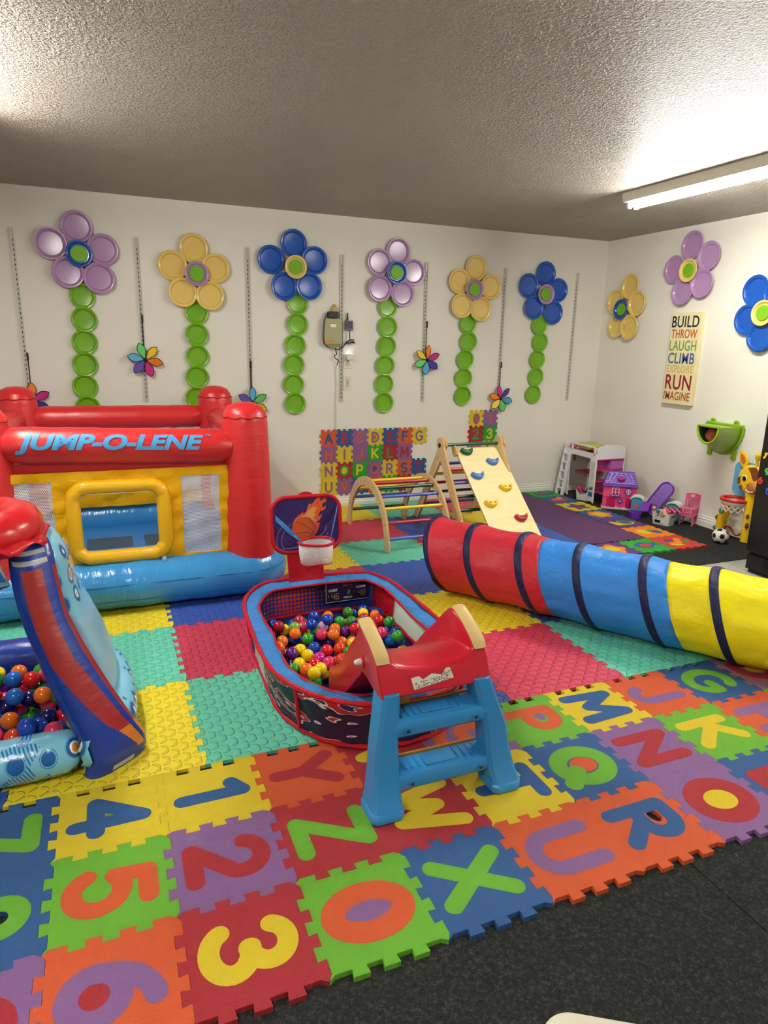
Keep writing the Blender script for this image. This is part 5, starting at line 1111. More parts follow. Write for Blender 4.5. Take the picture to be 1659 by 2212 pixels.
# leaning side pillow behind the column
def pillow(fn, nm):
    prof = [(.452, .48, .14, .20, .05), (.440, .48, .22, .21, .06), (.412, .475, .32, .205, .064), (.378, .46, .43, .19, .062), (.345, .44, .53, .175, .058), (.330, .42, .62, .16, .054), (.325, .40, .69, .14, .052), (.30, .385, .75, .11, .045), (.27, .375, .79, .08, .02)]
    P = smooth_path([(p[0], p[1], p[2]) for p in prof], 5); N = len(P); m = MB(); rings = []; K = 32
    for i, p in enumerate(P):
        t = i/(N-1)*(len(prof)-1); j = min(int(t), len(prof)-2); u = t-j; hw = prof[j][3]*(1-u)+prof[j+1][3]*u; ht = prof[j][4]*(1-u)+prof[j+1][4]*u
        rings.append([fn(Vector((p.x+ht*math.copysign(abs(cos(a))**.8, cos(a)), p.y+hw*math.copysign(abs(sin(a))**.8, sin(a))+.003*sin(5*a+i), p.z))) for a in [2*pi*k/K for k in range(K)]])
    m.loft(rings)
    for q in range((N-1)*K):
        v = (q//K)/(N-1); m.m[q] = 0 if v > .40 else 1
    m.build(nm, [DECO, PALE], ip)
pillow(lambda p: p, 'side_pillow'); pillow(lambda p: Vector((-.02-p.x, p.y, p.z)), 'side_pillow')
m = MB(); q = rrect(.30, .28, .12, 8); pth = [(x+.095, y+.33, .80) for x, y in q]
m.tube(pth, [.074*(1+.02*sin(i*1.9)) for i in range(len(pth))], 22, 0, False, True); rf = m.build('roof_ring', SCAR, ip)
m = MB(); q1 = rrect(.435, .415, .16, 10); q2 = rrect(.472, .452, .17, 10)
m.loft([[(x+.095, y+.33, .79+.004*sin(i*1.7)) for i, (x, y) in enumerate(q1)], [(x*(1+.02*sin(i*2.3))+.095, y*(1+.02*sin(i*2.3))+.33, .77+.014*sin(i*1.3)) for i, (x, y) in enumerate(q2)]], 0, False); m.build('seam_skirt', SCAR, rf, 60, solid=.002)
m = MB(); m.tube(smooth_path([(.20, .2, .70), (.13, .19, .68), (.02, .19, .68)], 6), [.06]*13, 18); m.build('cross_bar', DECO, ip)

# ================================================================= balls
BC = {'b': ('blue', (20, 62, 168)), 'lb': ('light blue', (20, 100, 188)), 'r': ('red', (206, 30, 34)), 'ro': ('red-orange', (214, 58, 32)), 'dr': ('dark red', (150, 28, 40)), 'y': ('yellow', (236, 204, 22)), 'g': ('green', (44, 150, 42)), 'lg': ('lime green', (112, 170, 50)), 'dg': ('dark green', (52, 124, 40)),
      'o': ('orange', (230, 112, 28)), 'p': ('pink', (218, 54, 96)), 'dp': ('dusty pink', (168, 52, 76)), 'n': ('navy', (20, 22, 88)), 'pu': ('purple', (86, 30, 116)), 'm': ('magenta', (190, 38, 150)), 'li': ('lilac', (190, 152, 204)), 'in': ('indigo', (40, 28, 112))}
BM = {k: plain('ball_'+v[0].replace(' ', '_').replace('-', '_'), rgb(*v[1]), .16, .5) for k, v in BC.items()}
ORDN = ['', 'second', 'third', 'fourth', 'fifth', 'sixth', 'seventh', 'eighth', 'ninth', 'tenth', 'eleventh', 'twelfth', 'thirteenth']
from bpy_extras.object_utils import world_to_camera_view
def make_balls(data, r, where, group, low):
    mesh = {}
    by = {}
    for x, y, z, c in data: by.setdefault(c, []).append((x, y, z))
    for c, L in by.items():
        d0 = (cam.matrix_world if False else None)
        L.sort(key=lambda p: (p[0]-.5458)*cos(.3872)-(p[1]+2.0668)*sin(.3872)*-1 if False else ((p[0]-.5458)*cos(-.3872)+(p[1]+2.0668)*sin(-.3872))/max(.1, -(p[0]-.5458)*sin(-.3872)+(p[1]+2.0668)*cos(-.3872)))
        for i, p in enumerate(L):
            if c not in mesh:
                m = MB(); m.ball((0, 0, 0), r, 24, 14); o = m.build('play_ball', BM[c], None, 180); mesh[c] = o.data
            else:
                o = bpy.data.objects.new('play_ball', mesh[c]); C.objects.link(o)
            o.location = p; nm = BC[c][0]
            if low: tag(o, f"{nm} plastic ball half buried under the others in the {where}", 'ball', group)
            else:
                q = f"only {nm} plastic ball in the {where}" if len(L) == 1 else ((f"leftmost of the {nm} plastic balls" if i == 0 else f"{ORDN[i]} from the left of the {nm} plastic balls") if i < len(L)-1 else f"rightmost of the {nm} plastic balls") + f" in the {where}"
                tag(o, q, 'ball', group)
make_balls(BALLS1, .0272, 'basketball ball pit', 'balls in the basketball ball pit', False)
make_balls(BALLS1B, .0272, 'basketball ball pit', 'buried balls in the basketball ball pit', True)
make_balls(BALLS2, .0305, 'inflatable ball pool', 'balls in the inflatable ball pool', False)
make_balls(BALLS2B, .0305, 'inflatable ball pool', 'buried balls in the inflatable ball pool', True)

# ================================================================= doll furniture in the corner
DWH = plain('doll_white', rgb(222, 222, 226), .35, .4); DPK = plain('doll_magenta', rgb(190, 28, 92), .4, .4); DLV = plain('doll_orchid', rgb(176, 96, 176), .4, .4)
Z0 = ZC
bd_ = thing('doll_loft_bed', 'white doll loft bed with ladder and pink shelves in the room corner', 'doll bed', (4.84, 3.05, Z0))
x0, x1, y0, y1 = 4.690, 5.015, 2.83, 3.30
def panel(name, poly, ax, at, th, mat, par, **k):
    M = frame((at, 0, 0), (0, 1, 0), (0, 0, 1), (1, 0, 0)) if ax == 'x' else frame((0, at, 0), (1, 0, 0), (0, 0, 1), (0, -1, 0))
    m = MB(); m.prism(poly, -th/2, th/2, 0, M); return m.build(name, mat, par, 0, .0015, **k)
for yy, nm in ((y0, 'foot_board'), (y1, 'head_board')):
    panel(nm, [(x0, .40), (x1, .40), (x1, .50)]+arc((x0+x1)/2, .50, (x1-x0)/2, .03, 0, 180, 14)+[(x0, .50)], 'y', yy, .014, DWH, bd_)
m = MB(); m.box((x0, (y0+y1)/2, .425), (.014, y1-y0, .05)); m.box((x0, y0+.2, .505), (.014, .34, .014)); m.box((x0, y0+.03, .47), (.014, .02, .07)); m.box((x0, y0+.36, .47), (.014, .02, .07)); m.build('front_rail', DWH, bd_, 0, .002)
MB().box((x1, (y0+y1)/2, .44), (.014, y1-y0, .09)).build('back_rail', DWH, bd_, 0, .002)
MB().box(((x0+x1)/2, (y0+y1)/2, .425), (x1-x0-.014, y1-y0-.014, .02)).build('bed_slats', DPK, bd_, 0)
def legp(yc, w, xx=x0): return [(yc-w, Z0), (yc-w*.4, Z0+.012), (yc+w*.4, Z0+.012), (yc+w, Z0), (yc+w, .402), (yc-w, .402)]
panel('mirror_post', legp(y0+.035, .04), 'x', x0, .014, DWH, bd_)
MB().box((x0-.0078, y0+.035, .24), (.002, .055, .27)).build('mirror', (lambda t: (t.base((.75, .76, .72), .04, .5, Metallic=1.0), t.m)[1])(NT('doll_mirror')), bd_, 0)
MB().box((x0-.0088, y0+.035, .068), (.002, .055, .045)).build('striped_cloth', plain('cloth_teal', rgb(40, 104, 150), .7, .2), bd_, 0)
panel('post', legp(y1-.05, .035), 'x', x0+.004, .014, DWH, bd_); panel('post', legp(y1-.04, .045), 'x', x1-.02, .014, DWH, bd_); panel('post', legp(y0+.02, .022), 'x', x1, .014, DWH, bd_)
MB().box((x1-.1, y1-.1, .215), (.2, .16, .012)).build('desk_shelf', DPK, bd_, 0, .002)
m = MB()
for z in (.395, .30, .19, .09): m.box(((x0+x1)/2, y0+.03, z), (x1-x0-.03, .09, .012))
m.build('shelf_boards', DPK, bd_, 0, .002)
m = MB(); m.box((x0+.235, y0+.035, .348), (.14, .08, .085)); m.box((x0+.16, y0+.07, .345), (.29, .01, .09)); m.box((x0+.15, y0+.07, .14), (.29, .01, .1)); m.build('shelf_drawers', DLV, bd_, 0, .002)
lt = []
for yy in (3.20, 3.285):
    m = MB(); m.loft([[(4.60, yy-.009, Z0), (4.632, yy-.009, Z0), (4.632, yy+.009, Z0), (4.60, yy+.009, Z0)], [(4.668, yy-.009, .44), (4.692, yy-.009, .44), (4.692, yy+.009, .44), (4.668, yy+.009, .44)]]); lt.append(m.build('ladder_rail', DWH, bd_, 0, .002))
for i in range(5):
    z = .055+i*.085; x = 4.618+.06*z/.44; MB().box((x, 3.2425, z), (.03, .072, .012)).build('ladder_rung', DWH, bd_, 0, .002)
panel('height_chart', [(3.34, .30), (3.385, .30), (3.385, .40), (3.34, .40)], 'x', 4.86, .004, plain('chart_brown', rgb(120, 100, 96), .6, .2), bd_)
def lump(name, c, r, sc, mat, label, cat, seed):
    rn = random.Random(seed); m = MB(); m.ball(c, r, 20, 12, 0, sc); ph = [rn.uniform(0, 6) for _ in range(4)]
    for p in m.v:
        d = p-Vector(c); p += d*(.14*sin(d.x*60+ph[0])+.12*sin(d.y*52+ph[1])+.1*sin(d.z*80+ph[2]))
    o = m.build(name, mat, None, 60); return tag(o, label, cat)
lump('doll_blanket', (4.83, 3.10, .478), .09, (1.2, 1.15, .45), fabric('cloth_lime', rgb(186, 184, 96), .8, .5), 'yellow-green doll blanket heaped on the white loft bed', 'blanket', 2)
lump('doll_cushion', (4.75, 3.245, .474), .042, (.8, .7, .55), fabric('cloth_rose', rgb(214, 96, 112), .8, .5), 'pink doll cushion at the ladder end of the loft bed', 'cushion', 4)
lump('doll_clothes', (4.88, 2.92, .473), .07, (1.1, .85, .6), fabric('cloth_black', rgb(34, 26, 28), .8, .5), 'black doll clothes heaped at the near end of the loft bed', 'clothes', 6)
lump('doll_shirt', (4.76, 2.915, .463), .05, (.75, .75, .45), fabric('cloth_pink', rgb(222, 112, 122), .8, .5), 'pink doll shirt beside the black clothes on the loft bed', 'clothes', 8)

BINW = plain('bin_white', rgb(212, 214, 208), .4, .4)
def bin_(loc, rz, a, b, hh, label):
    o = thing('storage_bin', label, 'bin', loc, rz, 'white plastic storage bins', False)
    def ring(s, z, dip=0): 
        q = rrect(a*s, b*s, .018, 5); return [(x, y, z-(dip if abs(y+b*s/2) < .004 and abs(x) < a*.30 else 0)) for x, y in q]
    def sub(r_, z, dip):
        out = []
        for i in range(len(r_)):
            p, q = Vector(r_[i]), Vector(r_[(i+1) % len(r_)]); k = 10 if (p-q).length > .04 else 1
            for j in range(k):
                w = p.lerp(q, j/k); 
                if abs(w.y-min(v[1] for v in r_)) < .003: w.z = z-dip*max(0, 1-(abs(w.x)/(a*.33))**4)
                out.append(tuple(w))
        return out
    B0, T0, T1, B1 = ring(.86, .0), ring(1, hh), ring(.965, hh), ring(.83, .006)
    m = MB(); m.loft([sub(B0, 0, 0), sub(T0, hh, hh*.38), sub(T1, hh, hh*.38), sub(B1, .006, 0)]); m.build('tub', BINW, o, 30)
    for sx in (-1, 1): MB().box((sx*a*.478, 0, hh*.74), (.004, b*.4, .016)).build('handle_slot', plain('slot_brown', rgb(96, 76, 66), .6, .2), o, 0)
    return o
b1 = bin_((4.775, 2.035, Z0), radians(-73), .165, .125, .105, 'white storage bin of dolls and pink fabric in front of the pink doll chair')
MB().box((-.02, -.0595, .03), (.05, .002, .022)).build('bin_label', BLK, b1, 0); MB().box((.02, -.0595, .028), (.028, .0022, .02)).build('bin_label', BINW, b1, 0)
b2 = bin_((4.715, 2.985, Z0), radians(-62), .145, .11, .095, 'white storage bin of pink doll things under the loft bed')
def chunk(name, loc, d, rot, mat, label, cat):
    m = MB(); m.box((0, 0, 0), d); o = m.build(name, mat, None, 0, min(d)*.2); o.location = loc; o.rotation_euler = rot; return tag(o, label, cat)
HOTP = plain('hot_pink', rgb(214, 22, 110), .4, .4)
chunk('doll_box', (4.70, 3.02, .085), (.045, .07, .035), (.5, .3, .4), HOTP, 'hot pink box sticking out of the bin under the loft bed', 'toy')
chunk('doll_book', (4.71, 2.985, .072), (.06, .07, .012), (.5, .5, .9), plain('book_purple', rgb(92, 56, 120), .5, .3), 'purple patterned booklet in the bin under the loft bed', 'toy')
lump('doll_shoe', (4.745, 2.95, .07), .026, (1, 1, .8), plain('shoe_tan', rgb(170, 120, 60), .6, .3), 'tan doll shoe in the bin under the loft bed', 'toy', 3)
lump('doll_bag', (4.76, 2.985, .072), .03, (1, 1, .9), HOTP, 'magenta doll bag at the back of the bin under the loft bed', 'toy', 5)
chunk('striped_blanket', (4.822, 1.998, .105), (.12, .10, .02), (.12, .1, -.35), plain('fabric_candy', rgb(222, 92, 148), .7, .2), 'pink and brown striped doll blanket over the white bin', 'blanket')
sb_ = [o for o in C.objects if o.get('label', '').startswith('pink and brown striped')][0]
for u in (-.025, .02):
    m = MB(); m.box((u, 0, .0), (.018, .101, .0215)); m.build('stripe', plain('fabric_cocoa', rgb(86, 48, 40), .7, .2), sb_, 0)
chunk('doll_carton', (4.775, 2.02, .085), (.05, .06, .05), (.4, .3, .4), plain('card_peach', rgb(222, 176, 140), .6, .2), 'peach cardboard doll box in the white bin', 'box')
chunk('doll_card', (4.73, 2.02, .078), (.035, .006, .05), (.1, .4, .2), plain('card_cream', rgb(228, 200, 170), .6, .2), 'cream card beside the small doll in the white bin', 'card')
dl = thing('small_doll', 'small doll with brown hair and teal clothes sitting in the white bin', 'doll', (4.725, 2.09, .06))
m = MB(); m.ball((4.72, 2.095, .118), .018, 16, 10, 0, (1, 1, 1.1)); hd = m.build('head', plain('doll_skin', rgb(214, 164, 128), .5, .3), dl)
m = MB(); m.ball((4.724, 2.098, .124), .0195, 16, 10, 0, (1, 1, 1)); m.build('hair', plain('doll_hair', rgb(84, 58, 36), .7, .2), dl)
m = MB(); m.tube([(4.728, 2.088, .098), (4.745, 2.07, .08), (4.75, 2.06, .06)], [.012, .02, .018], 12); m.build('dress', plain('doll_teal', rgb(40, 104, 116), .7, .2), dl)
m = MB(); m.tube([(4.725, 2.083, .094), (4.71, 2.07, .08), (4.715, 2.055, .075)], [.006, .005, .004], 8); m.tube([(4.73, 2.06, .066), (4.70, 2.05, .07), (4.695, 2.045, .06)], [.008, .006, .006], 8); m.build('limbs', plain('doll_skin', rgb(214, 164, 128), .5, .3), dl)

# doll house
PKA = plain('house_pink', rgb(222, 74, 128), .35, .4); PPL = plain('house_purple', rgb(104, 54, 172), .32, .45); WHH = plain('house_white', rgb(232, 226, 220), .4, .4); MAG = plain('house_magenta', rgb(184, 18, 84), .4, .4)
dirv = Vector((.22, -.177, 0)); ang = atan2(dirv.y, dirv.x); dh = thing('doll_house', 'pink doll house with purple roof standing beside the loft bed', 'doll house', (4.651, 2.653, Z0), ang, None, False)
Wd = .285; Dp = .115; m = MB(); m.box((Wd/2, Dp/2, .115), (Wd, Dp, .215)); m.build('walls', PKA, dh, 0, .003)
m = MB(); rn = random.Random(1); pts = [(0, 0)]+[(x/24*Wd, (.02 if (x//3) % 2 else .013)+.006*rn.random()) for x in range(25)]+[(Wd, 0)]
m.prism(pts, -.0, .006, 0, frame((0, -.001, 0), (1, 0, 0), (0, 0, 1), (0, -1, 0))); m.box((Wd/2, Dp/2, .008), (Wd+.014, Dp+.014, .016)); m.build('picket_base', WHH, dh, 0)
MB().box((Wd/2, -.002, .118), (Wd, .008, .006)).build('floor_line', PKA, dh, 0)
m = MB(); m.loft([[(-.012, -.028, .212), (Wd+.012, -.028, .212), (Wd+.012, Dp+.02, .212), (-.012, Dp+.02, .212)], [(.0, -.018, .24), (Wd, -.018, .24), (Wd, Dp+.02, .24), (0, Dp+.02, .24)], [(.03, .05, .335), (Wd-.03, .05, .335), (Wd-.03, Dp-.01, .335), (.03, Dp-.01, .335)]]); rf_ = m.build('roof', PPL, dh, 0, .006)
m = MB()
for r_ in range(6):
    t = r_/6; y = -.020+.062*t; z = .236+.095*t
    for k in range(11-r_): 
        x = .018+.03*t+k*(Wd-.036-.06*t)/(10-r_+.001); m.ball((x, y, z), .0085, 8, 5, 0, (1.2, .5, .6))
m.build('shingles', PPL, rf_, 60)
def hwin(x, z, w, hh, nm, frame_mat, arch=True):
    MF_ = frame((x, -.002, z), (1, 0, 0), (0, 0, 1), (0, -1, 0)); poly = [(-w/2, -hh/2), (w/2, -hh/2)]+(arc(0, hh/2-w*.35, w/2, w*.35, 0, 180, 10) if arch else [(w/2, hh/2), (-w/2, hh/2)])
    m = MB(); m.prism(poly, 0, .003, 0, MF_); o = m.build(nm, MAG, dh, 0)
    m = MB(); m.tube([(*p, .004) for p in poly], .0035, 6, 0, False, True, MF_); m.box((0, 0, .004), (.004, hh*.95, .004), 0, MF_)
    for dz in (-.18, .2): m.box((0, hh*dz, .004), (w, .004, .004), 0, MF_)
    m.build('sash', frame_mat, o, 0); return o
hwin(.105, .172, .058, .075, 'window', WHH); w2 = hwin(.215, .168, .04, .05, 'window', WHH)
m = MB(); MF_ = frame((.215, -.002, .168), (1, 0, 0), (0, 0, 1), (0, -1, 0)); m.tube([(.027*cos(a)*(1+.12*cos(6*a)), .031*sin(a)*(1+.12*cos(6*a)), .003) for a in [2*pi*k/36 for k in range(36)]], .006, 6, 0, False, True, MF_); m.build('petal_frame', PPL, w2)
MB().box((.105, -.012, .128), (.088, .022, .022)).build('balcony', PPL, dh, 0, .003)
m = MB()
for k in range(4): m.box((.078+k*.018, -.024, .13), (.008, .003, .008))
m.build('balcony_cutouts', WHH, dh, 0)
MB().box((.072, -.004, .06), (.075, .006, .09)).build('garage_door', MAG, dh, 0, .002)
m = MB(); m.prism([(-.028, -.045), (.028, -.045), (.028, .03)]+arc(0, .03, .028, .018, 0, 180, 10), 0, .006, 0, frame((.228, -.001, .062), (1, 0, 0), (0, 0, 1), (0, -1, 0))); m.build('front_door', MAG, dh, 0)
MF_ = frame((.15, -.002, .08), (1, 0, 0), (0, 0, 1), (0, -1, 0)); m = MB(); m.prism(flower(.021, .1, 8), 0, .008, 0, MF_); fw_ = m.build('flower_window', PPL, dh, 0)
m = MB(); m.prism(arc(0, 0, .011, .011, 0, 360, 16)[:-1], .007, .009, 0, MF_); m.build('pane', MAG, fw_, 0)
m = MB(); m.box((0, 0, .0095), (.022, .003, .002), 0, MF_); m.box((0, 0, .0095), (.003, .022, .002), 0, MF_); m.build('sash', WHH, fw_, 0)
m = MB(); m.tube([(.035*cos(a)+Wd/2, -.012+.02*(sin(a)*.5+.5)*1.0, .275+.02*sin(a)) for a in [2*pi*k/24 for k in range(24)]], .005, 6, 0, False, True); m.build('dormer_rim', PPL, dh)
m = MB(); m.ball((Wd/2, .004, .275), .03, 14, 8, 0, (1.1, .5, .6)); m.build('dormer_opening', MAG, dh)

# purple doll slide with teal house and tub
PP = plain('toy_purple', rgb(104, 42, 160), .3, .45); TEA = plain('toy_teal', rgb(52, 152, 166), .35, .4)
o = thing('doll_slide', 'tall purple toy slide leaning against the right wall behind the bin', 'toy', (4.93, 2.24, Z0))
A, B = Vector((4.97, 2.19, .285)), Vector((4.84, 2.29, .02)); dv = (A-B).normalized(); sv = Vector((.45, -.89, 0)); sv = (sv-dv*sv.dot(dv)).normalized(); nv2 = sv.cross(dv); L2 = (A-B).length
MSL = frame(B, sv, dv, nv2); pl_ = [(-.055, 0), (.055, 0), (.06, L2*.8)]+arc(0, L2*.8, .06, L2*.2, 0, 180, 14)
m = MB(); m.prism(pl_, -.004, .004, 0, MSL); m.build('bed', PP, o, 0)
m = MB(); m.tube([(*p, .004) for p in pl_[1:]+[pl_[0]]], .008, 8, 0, True, False, MSL); m.build('rim', PP, o)
m = MB()
for k in range(4): m.box((0, L2*(.25+.13*k), .006), (.07-.008*k, .003, .004), 0, MSL)
m.build('ridges', plain('toy_violet', rgb(84, 32, 132), .35, .4), o, 0)
o = thing('toy_tub', 'purple oval toy tub with ramp on the carpet in front of the doll house', 'toy', (4.695, 2.28, Z0))
m = MB(); m.lathe([(.001, 0), (.058, 0), (.064, .05), (.058, .052), (.054, .012), (.001, .012)], 28, 0, Matrix.Translation((4.70, 2.285, Z0)) @ Matrix.Diagonal((.8, 1.0, 1, 1)), False); m.build('tub', PP, o)
m = MB(); m.loft([[(4.70, 2.235, .05), (4.76, 2.20, .05), (4.76, 2.20, .058), (4.70, 2.235, .058)], [(4.80, 2.33, .10), (4.85, 2.27, .10), (4.85, 2.27, .108), (4.80, 2.33, .108)]]); m.build('ramp', PP, o, 0, .002)
for loc, rz, lb in (((4.82, 2.40, Z0), -.9, 'teal toy shelter with white curved roof beside the doll house'), ((4.955, 2.105, Z0), -1.2, 'teal toy shelter with white curved roof behind the white bin')):
    o = thing('toy_shelter', lb, 'toy', loc, rz, 'teal toy shelters', False); hh = .13
    m = MB(); m.prism([(-.045, 0), (.045, 0), (.045, hh)]+arc(0, hh, .045, .025, 0, 180, 12), -.03, .03, 0, frame((0, 0, 0), (1, 0, 0), (0, 0, 1), (0, -1, 0))); m.build('body', TEA, o, 0, .003)
    m = MB(); m.loft([[(.058*cos(a), -.04, hh-.002+.036*sin(a)), (.058*cos(a), .04, hh-.002+.036*sin(a)), (.05*cos(a), .04, hh-.004+.026*sin(a)), (.05*cos(a), -.04, hh-.004+.026*sin(a))] for a in [pi*k/14 for k in range(15)]]); m.build('roof', WHH, o, 30)
    m = MB(); m.prism(arc(0, .075, .02, .022, 0, 360, 18)[:-1], .03, .033, 0, frame((0, 0, 0), (1, 0, 0), (0, 0, 1), (0, -1, 0))); m.build('badge', PKA, o, 0)

# pink doll chair
CPK = plain('chair_pink', rgb(222, 92, 142), .38, .4)
o = thing('doll_chair', 'pink slatted doll high chair against the right wall', 'doll chair', (4.965, 1.96, Z0), radians(-62), None, False)
for sx in (-.05, .05):
    m = MB(); m.loft([[(sx-.006, .05, 0), (sx+.006, .05, 0), (sx+.006, .062, 0), (sx-.006, .062, 0)], [(sx-.006, .066, .25), (sx+.006, .066, .25), (sx+.006, .078, .25), (sx-.006, .078, .25)]]); m.build('back_post', CPK, o, 0, .002)
    MB().box((sx, -.05, .07), (.012, .012, .14)).build('leg', CPK, o, 0, .002)
    MB().box((sx, .0, .145), (.014, .12, .01)).build('arm', CPK, o, 0, .002)
    MB().box((sx, 0, .012), (.012, .12, .01)).build('runner', CPK, o, 0, .002)
MB().box((0, .0, .085), (.112, .115, .012)).build('seat', CPK, o, 0, .002)
MB().box((0, -.06, .15), (.125, .05, .01)).build('tray', CPK, o, 0, .003)
m = MB(); m.prism([(-.056, .205), (.056, .205), (.056, .245)]+arc(0, .245, .056, .012, 0, 180, 10), -.005, .005, 0, frame((0, .07, 0), (1, 0, 0), (0, 0, 1), (0, -1, 0))); m.build('top_rail', CPK, o, 0)
for k in range(4): MB().box((-.03+.02*k, .066, .15), (.009, .007, .12)).build('slat', CPK, o, 0)
m = MB(); m.prism(arc(0, .235, .016, .012, 0, 360, 14)[:-1], .005, .007, 0, frame((0, .07, 0), (1, 0, 0), (0, 0, 1), (0, -1, 0))); m.build('motif', plain('motif_pale', rgb(232, 190, 206), .5, .3), o, 0)

# giraffe basketball toy
GY = plain('giraffe_yellow', rgb(236, 190, 24), .32, .45); GB = plain('giraffe_brown', rgb(120, 62, 32), .4, .4); GRD = plain('hoop_red', rgb(206, 40, 34), .3, .5); GBL = plain('panel_blue', rgb(92, 156, 200), .4, .4)
g = thing('giraffe_hoop', 'yellow giraffe toy basketball stand with red hoop beside the black fridge', 'toy', (4.96, 1.5, Z0))
m = MB(); m.tube(smooth_path([(4.955, 1.625, Z0+.01), (4.95, 1.62, .09), (4.945, 1.60, .17), (4.94, 1.575, .235), (4.94, 1.53, .265), (4.94, 1.50, .27)], 6), [.034+.004*sin(i*.2) for i in range(31)], 18); m.build('front_leg', GY, g)
m = MB(); m.tube(smooth_path([(4.965, 1.40, Z0+.01), (4.965, 1.40, .15), (4.965, 1.41, .32), (4.965, 1.43, .42)], 6), .036, 18); m.build('back_leg', GY, g)
m = MB()
for c, r_ in (((4.928, 1.648, .13), .02), ((4.93, 1.378, .13), .022), ((4.932, 1.385, .2), .018)): m.ball(c, r_, 12, 8, 0, (.8, .6, 1.1))
m.build('spots', GB, g)
m = MB(); m.lathe([(.001, 0), (.022, 0), (.026, .006), (.02, .014), (.001, .014)], 20, 0, frame((4.917, 1.602, .195), (0, -1, 0), (.2, 0, .98), (-.98, 0, .2)), False); m.build('dial', plain('dial_teal', rgb(70, 150, 110), .4, .4), g)
for y in (1.655, 1.592): 
    m = MB(); m.ball((4.93, y, .045), .017, 12, 8); m.build('foot_light', plain('foot_blue', rgb(60, 100, 150), .35, .4), g)
hc2 = (4.93, 1.515, .305)
m = MB(); m.tube([(hc2[0]+.088*cos(a), hc2[1]+.098*sin(a), hc2[2]) for a in [2*pi*k/36 for k in range(36)]], .0135, 12, 0, False, True); m.build('hoop', GRD, g)
m = MB(); m.loft([[(hc2[0]+.085*s*cos(2*pi*k/36), hc2[1]+.094*s*sin(2*pi*k/36), z) for k in range(36)] for s, z in ((1, .30), (.98, .262))], 0, False); m.build('net_collar', WHH, g, 60, solid=.003)
m = MB()
for k in range(12):
    for sg in (1, -1):
        q = [(hc2[0]+.083*(1-.12*t)*cos(2*pi*k/12+sg*t*.5), hc2[1]+.092*(1-.12*t)*sin(2*pi*k/12+sg*t*.5), .262-.05*t) for t in (0, .33, .66, 1)]; m.tube(q, .004, 6)
m.build('net_lattice', WHH, g)
m = MB(); m.prism([(-a+1.50, b+.46) for a, b in rrect(.19, .26, .05, 6)], -.006, .006, 0, frame((4.985, 0, 0), (0, 1, 0), (0, 0, 1), (1, 0, 0))); m.build('backboard', GBL, g, 25)
MH = frame((4.972, 1.445, .47), (0, -1, 0), (0, 0, 1), (-1, 0, 0))
hd_ = blob([(-.075, .055), (-.085, 0), (-.07, -.06), (-.02, -.095), (.06, -.105), (.12, -.05), (.13, .03), (.08, .10), (0, .11), (-.04, .095)])
m = MB(); m.loft([[(x*s, y*s, z) for x, y in hd_] for s, z in ((1, 0), (1.0, .02), (.9, .032), (.6, .036))], 0, True, True, MH); hh_ = m.build('head', GY, g, 50)
ear = blob([(-.05, .075), (-.095, .12), (-.105, .185), (-.095, .205), (-.05, .175), (-.025, .12)])
m = MB(); m.prism(ear, .004, .022, 0, MH); er = m.build('ear', GY, g, 0, .003); m = MB(); m.prism([(x*.62-.027, y*.62+.055) for x, y in ear], .02, .024, 0, MH); m.build('inner_ear', plain('ear_orange', rgb(196, 108, 44), .5, .3), er, 0)
m = MB(); m.tube([MH @ Vector(p) for p in ((.05, .1, .015), (.05, .15, .015), (.052, .165, .015), (.052, .195, .015), (.053, .215, .015))], [.012, .011, .022, .024, .006], 14); m.build('horn', GY, g)
m = MB(); m.prism(blob([(.0, .09), (.06, .1), (.1, .05), (.07, -.0), (.045, .02), (.03, .05)]), .02, .039, 0, MH)
for q in ([(-.08, -.005), (-.055, .02), (-.05, -.04), (-.074, -.045)], [(-.06, -.06), (-.03, -.045), (-.035, -.085)]): m.prism(q, .02, .0375, 0, MH)
m.build('markings', GB, hh_, 0)
m = MB(); m.ball((-.02, .01, .032), .024, 16, 10, 0, (1, 1.1, .4), MH); ey = m.build('eye', WHH, hh_); m = MB(); m.ball((-.018, .006, .041), .016, 14, 8, 0, (1, 1.2, .35), MH); m.build('pupil', BLK, ey)
m = MB(); m.ball((.055, -.055, .03), .05, 18, 10, 0, (1.1, .9, .5), MH); mz = m.build('muzzle', plain('muzzle_brown', rgb(176, 104, 56), .4, .4), hh_); m = MB(); m.ball((.03, -.035, .052), .006, 10, 6, 0, (1, 1, .5), MH); m.build('nostril', GB, mz)
m = MB(); m.tube([MH @ Vector(p) for p in ((.015, -.07, .05), (.045, -.085, .053), (.08, -.08, .052))], .004, 6); m.build('smile', WHH, mz)
m = MB(); m.tube(smooth_path([(4.955, 1.59, .05), (4.955, 1.565, .075), (4.955, 1.53, .065), (4.955, 1.495, .03), (4.955, 1.46, .03), (4.96, 1.42, .07)], 6), .007, 8); m.build('tail_hose', plain('hose_red', rgb(140, 30, 32), .4, .4), g)

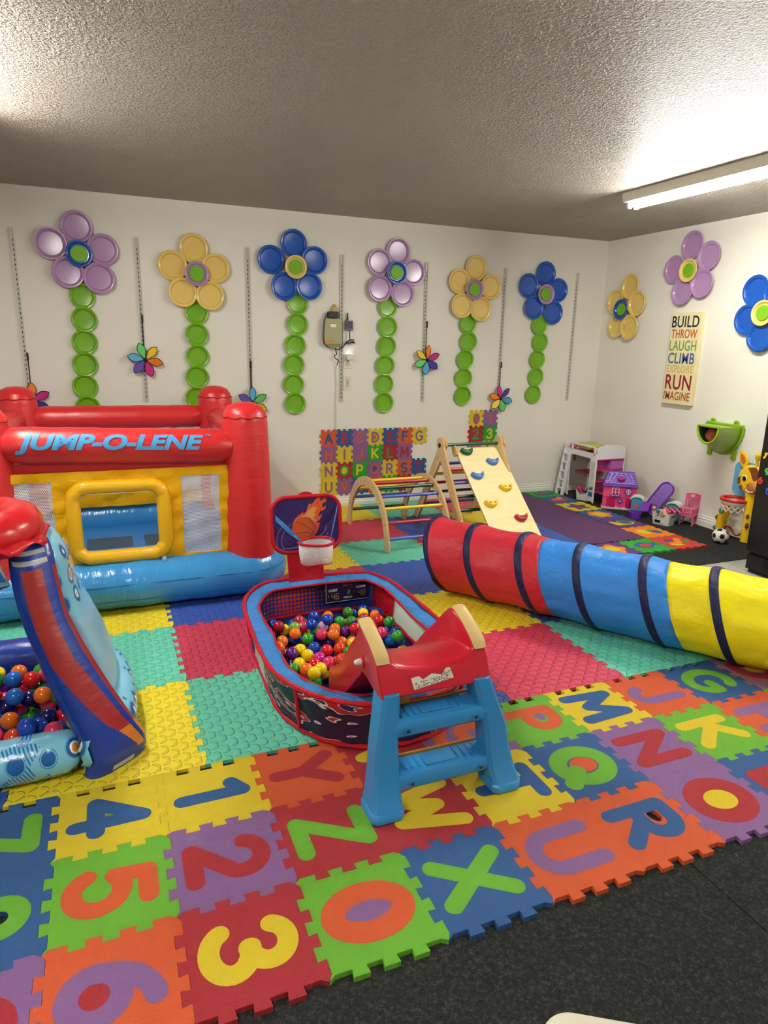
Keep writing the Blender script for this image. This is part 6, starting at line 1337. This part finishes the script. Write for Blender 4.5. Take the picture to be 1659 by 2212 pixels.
# soccer ball
sx_ = thing('soccer_ball', 'black and white soccer ball on the black carpet by the giraffe toy', 'ball', (4.765, 1.455, Z0))
cb = Vector((4.765, 1.455, Z0+.058)); m = MB(); m.ball(cb, .058, 88, 56)
gr = (1+sqrt(5))/2; R0 = Matrix.Rotation(.5, 3, 'X') @ Matrix.Rotation(.8, 3, 'Z')
DV = [(R0 @ Vector(v)).normalized() for a in (-1, 1) for b in (-gr, gr) for v in ((0, a, b), (a, b, 0), (b, 0, a))]
for q, fc in enumerate(m.f):
    c = sum((m.v[i] for i in fc), Vector())/len(fc)-cb; c.normalize()
    D = sorted(DV, key=lambda d: -d.dot(c)); d0 = D[0]; ang_ = c.angle(d0); best = max(((c-d0*c.dot(d0)).normalized()).dot((e-d0*e.dot(d0)).normalized()) for e in D[1:6])
    ph = math.acos(max(-1, min(1, best)))                                 # 0 toward a neighbour: pentagon corners point there
    m.m[q] = 1 if ang_ < .30/cos(pi/5-ph) else 0
m.build('skin', [plain('soccer_white', rgb(228, 224, 208), .25, .5), plain('soccer_black', rgb(18, 18, 18), .3, .5)], sx_, 180)

# black fridge
FB = plain('fridge_black', rgb(14, 14, 15), .3, .5)
f = thing('fridge', 'tall black fridge with number magnets at the right edge', 'fridge', (4.72, .62, Z0-.006))
MB().box((4.735, .60, .87), (.63, .66, 1.62)).build('cabinet', FB, f, 0, .008)
MB().box((4.402, .60, .90), (.036, .66, 1.54)).build('door', FB, f, 0, .006)
GRL = plain('grille_black', rgb(24, 24, 25), .5, .3)
m = MB(); m.box((4.735, .60, .02), (.62, .64, .08)); m.box((4.41, .60, .055), (.02, .65, .10)); gl = m.build('kick_plate', GRL, f, 0, .003)
m = MB()
for k in range(4): m.box((4.398, .55, .025+k*.02), (.006, .5, .006))
m.build('vent_slots', FB, gl, 0)
m = MB(); m.box((4.383, .80, .99), (.006, .07, .16)); m.build('handle_recess', plain('recess', rgb(30, 32, 40), .25, .5), f, 0)
for ch, c, y, z, rot in (('1', (232, 208, 30), .895, .766, -.5), ('9', (66, 176, 96), .862, .668, .3), ('6', (214, 52, 58), .902, .603, .15), ('5', (40, 84, 190), .835, .545, .2)):
    MM = frame((4.383, y, z), (0, -1, 0), (0, 0, 1), (-1, 0, 0)) @ Matrix.Rotation(rot, 4, 'Z')
    mb = glyph(ch, .034, .0055, 0, .006, Matrix.Identity(4)); mb.v = [MM @ p for p in mb.v]
    o = mb.build('number_magnet', plain('magnet_'+ch, rgb(*c), .35, .4), None, 0)
    tag(o, f"{ {'1':'yellow','9':'green','6':'red','5':'blue'}[ch]} number {ch} magnet on the black fridge door", 'magnet', 'number magnets on the fridge')

# white plastic tub at the bottom edge
o = thing('plastic_tub', 'white rounded plastic tub at the bottom edge of the picture', 'tub', (1.298, -1.561, ZC), radians(-32), None, False)
def tr_(a, b, z, r_): return [(x, y, z) for x, y in rrect(a, b, r_, 8)]
m = MB(); m.loft([tr_(.38, .30, 0, .05), tr_(.42, .34, .215, .055), tr_(.45, .37, .222, .06), tr_(.45, .37, .236, .06), tr_(.44, .36, .24, .058), tr_(.405, .325, .232, .05), tr_(.37, .29, .02, .045)]); m.build('body', plain('tub_white', rgb(226, 222, 200), .35, .4), o, 35)
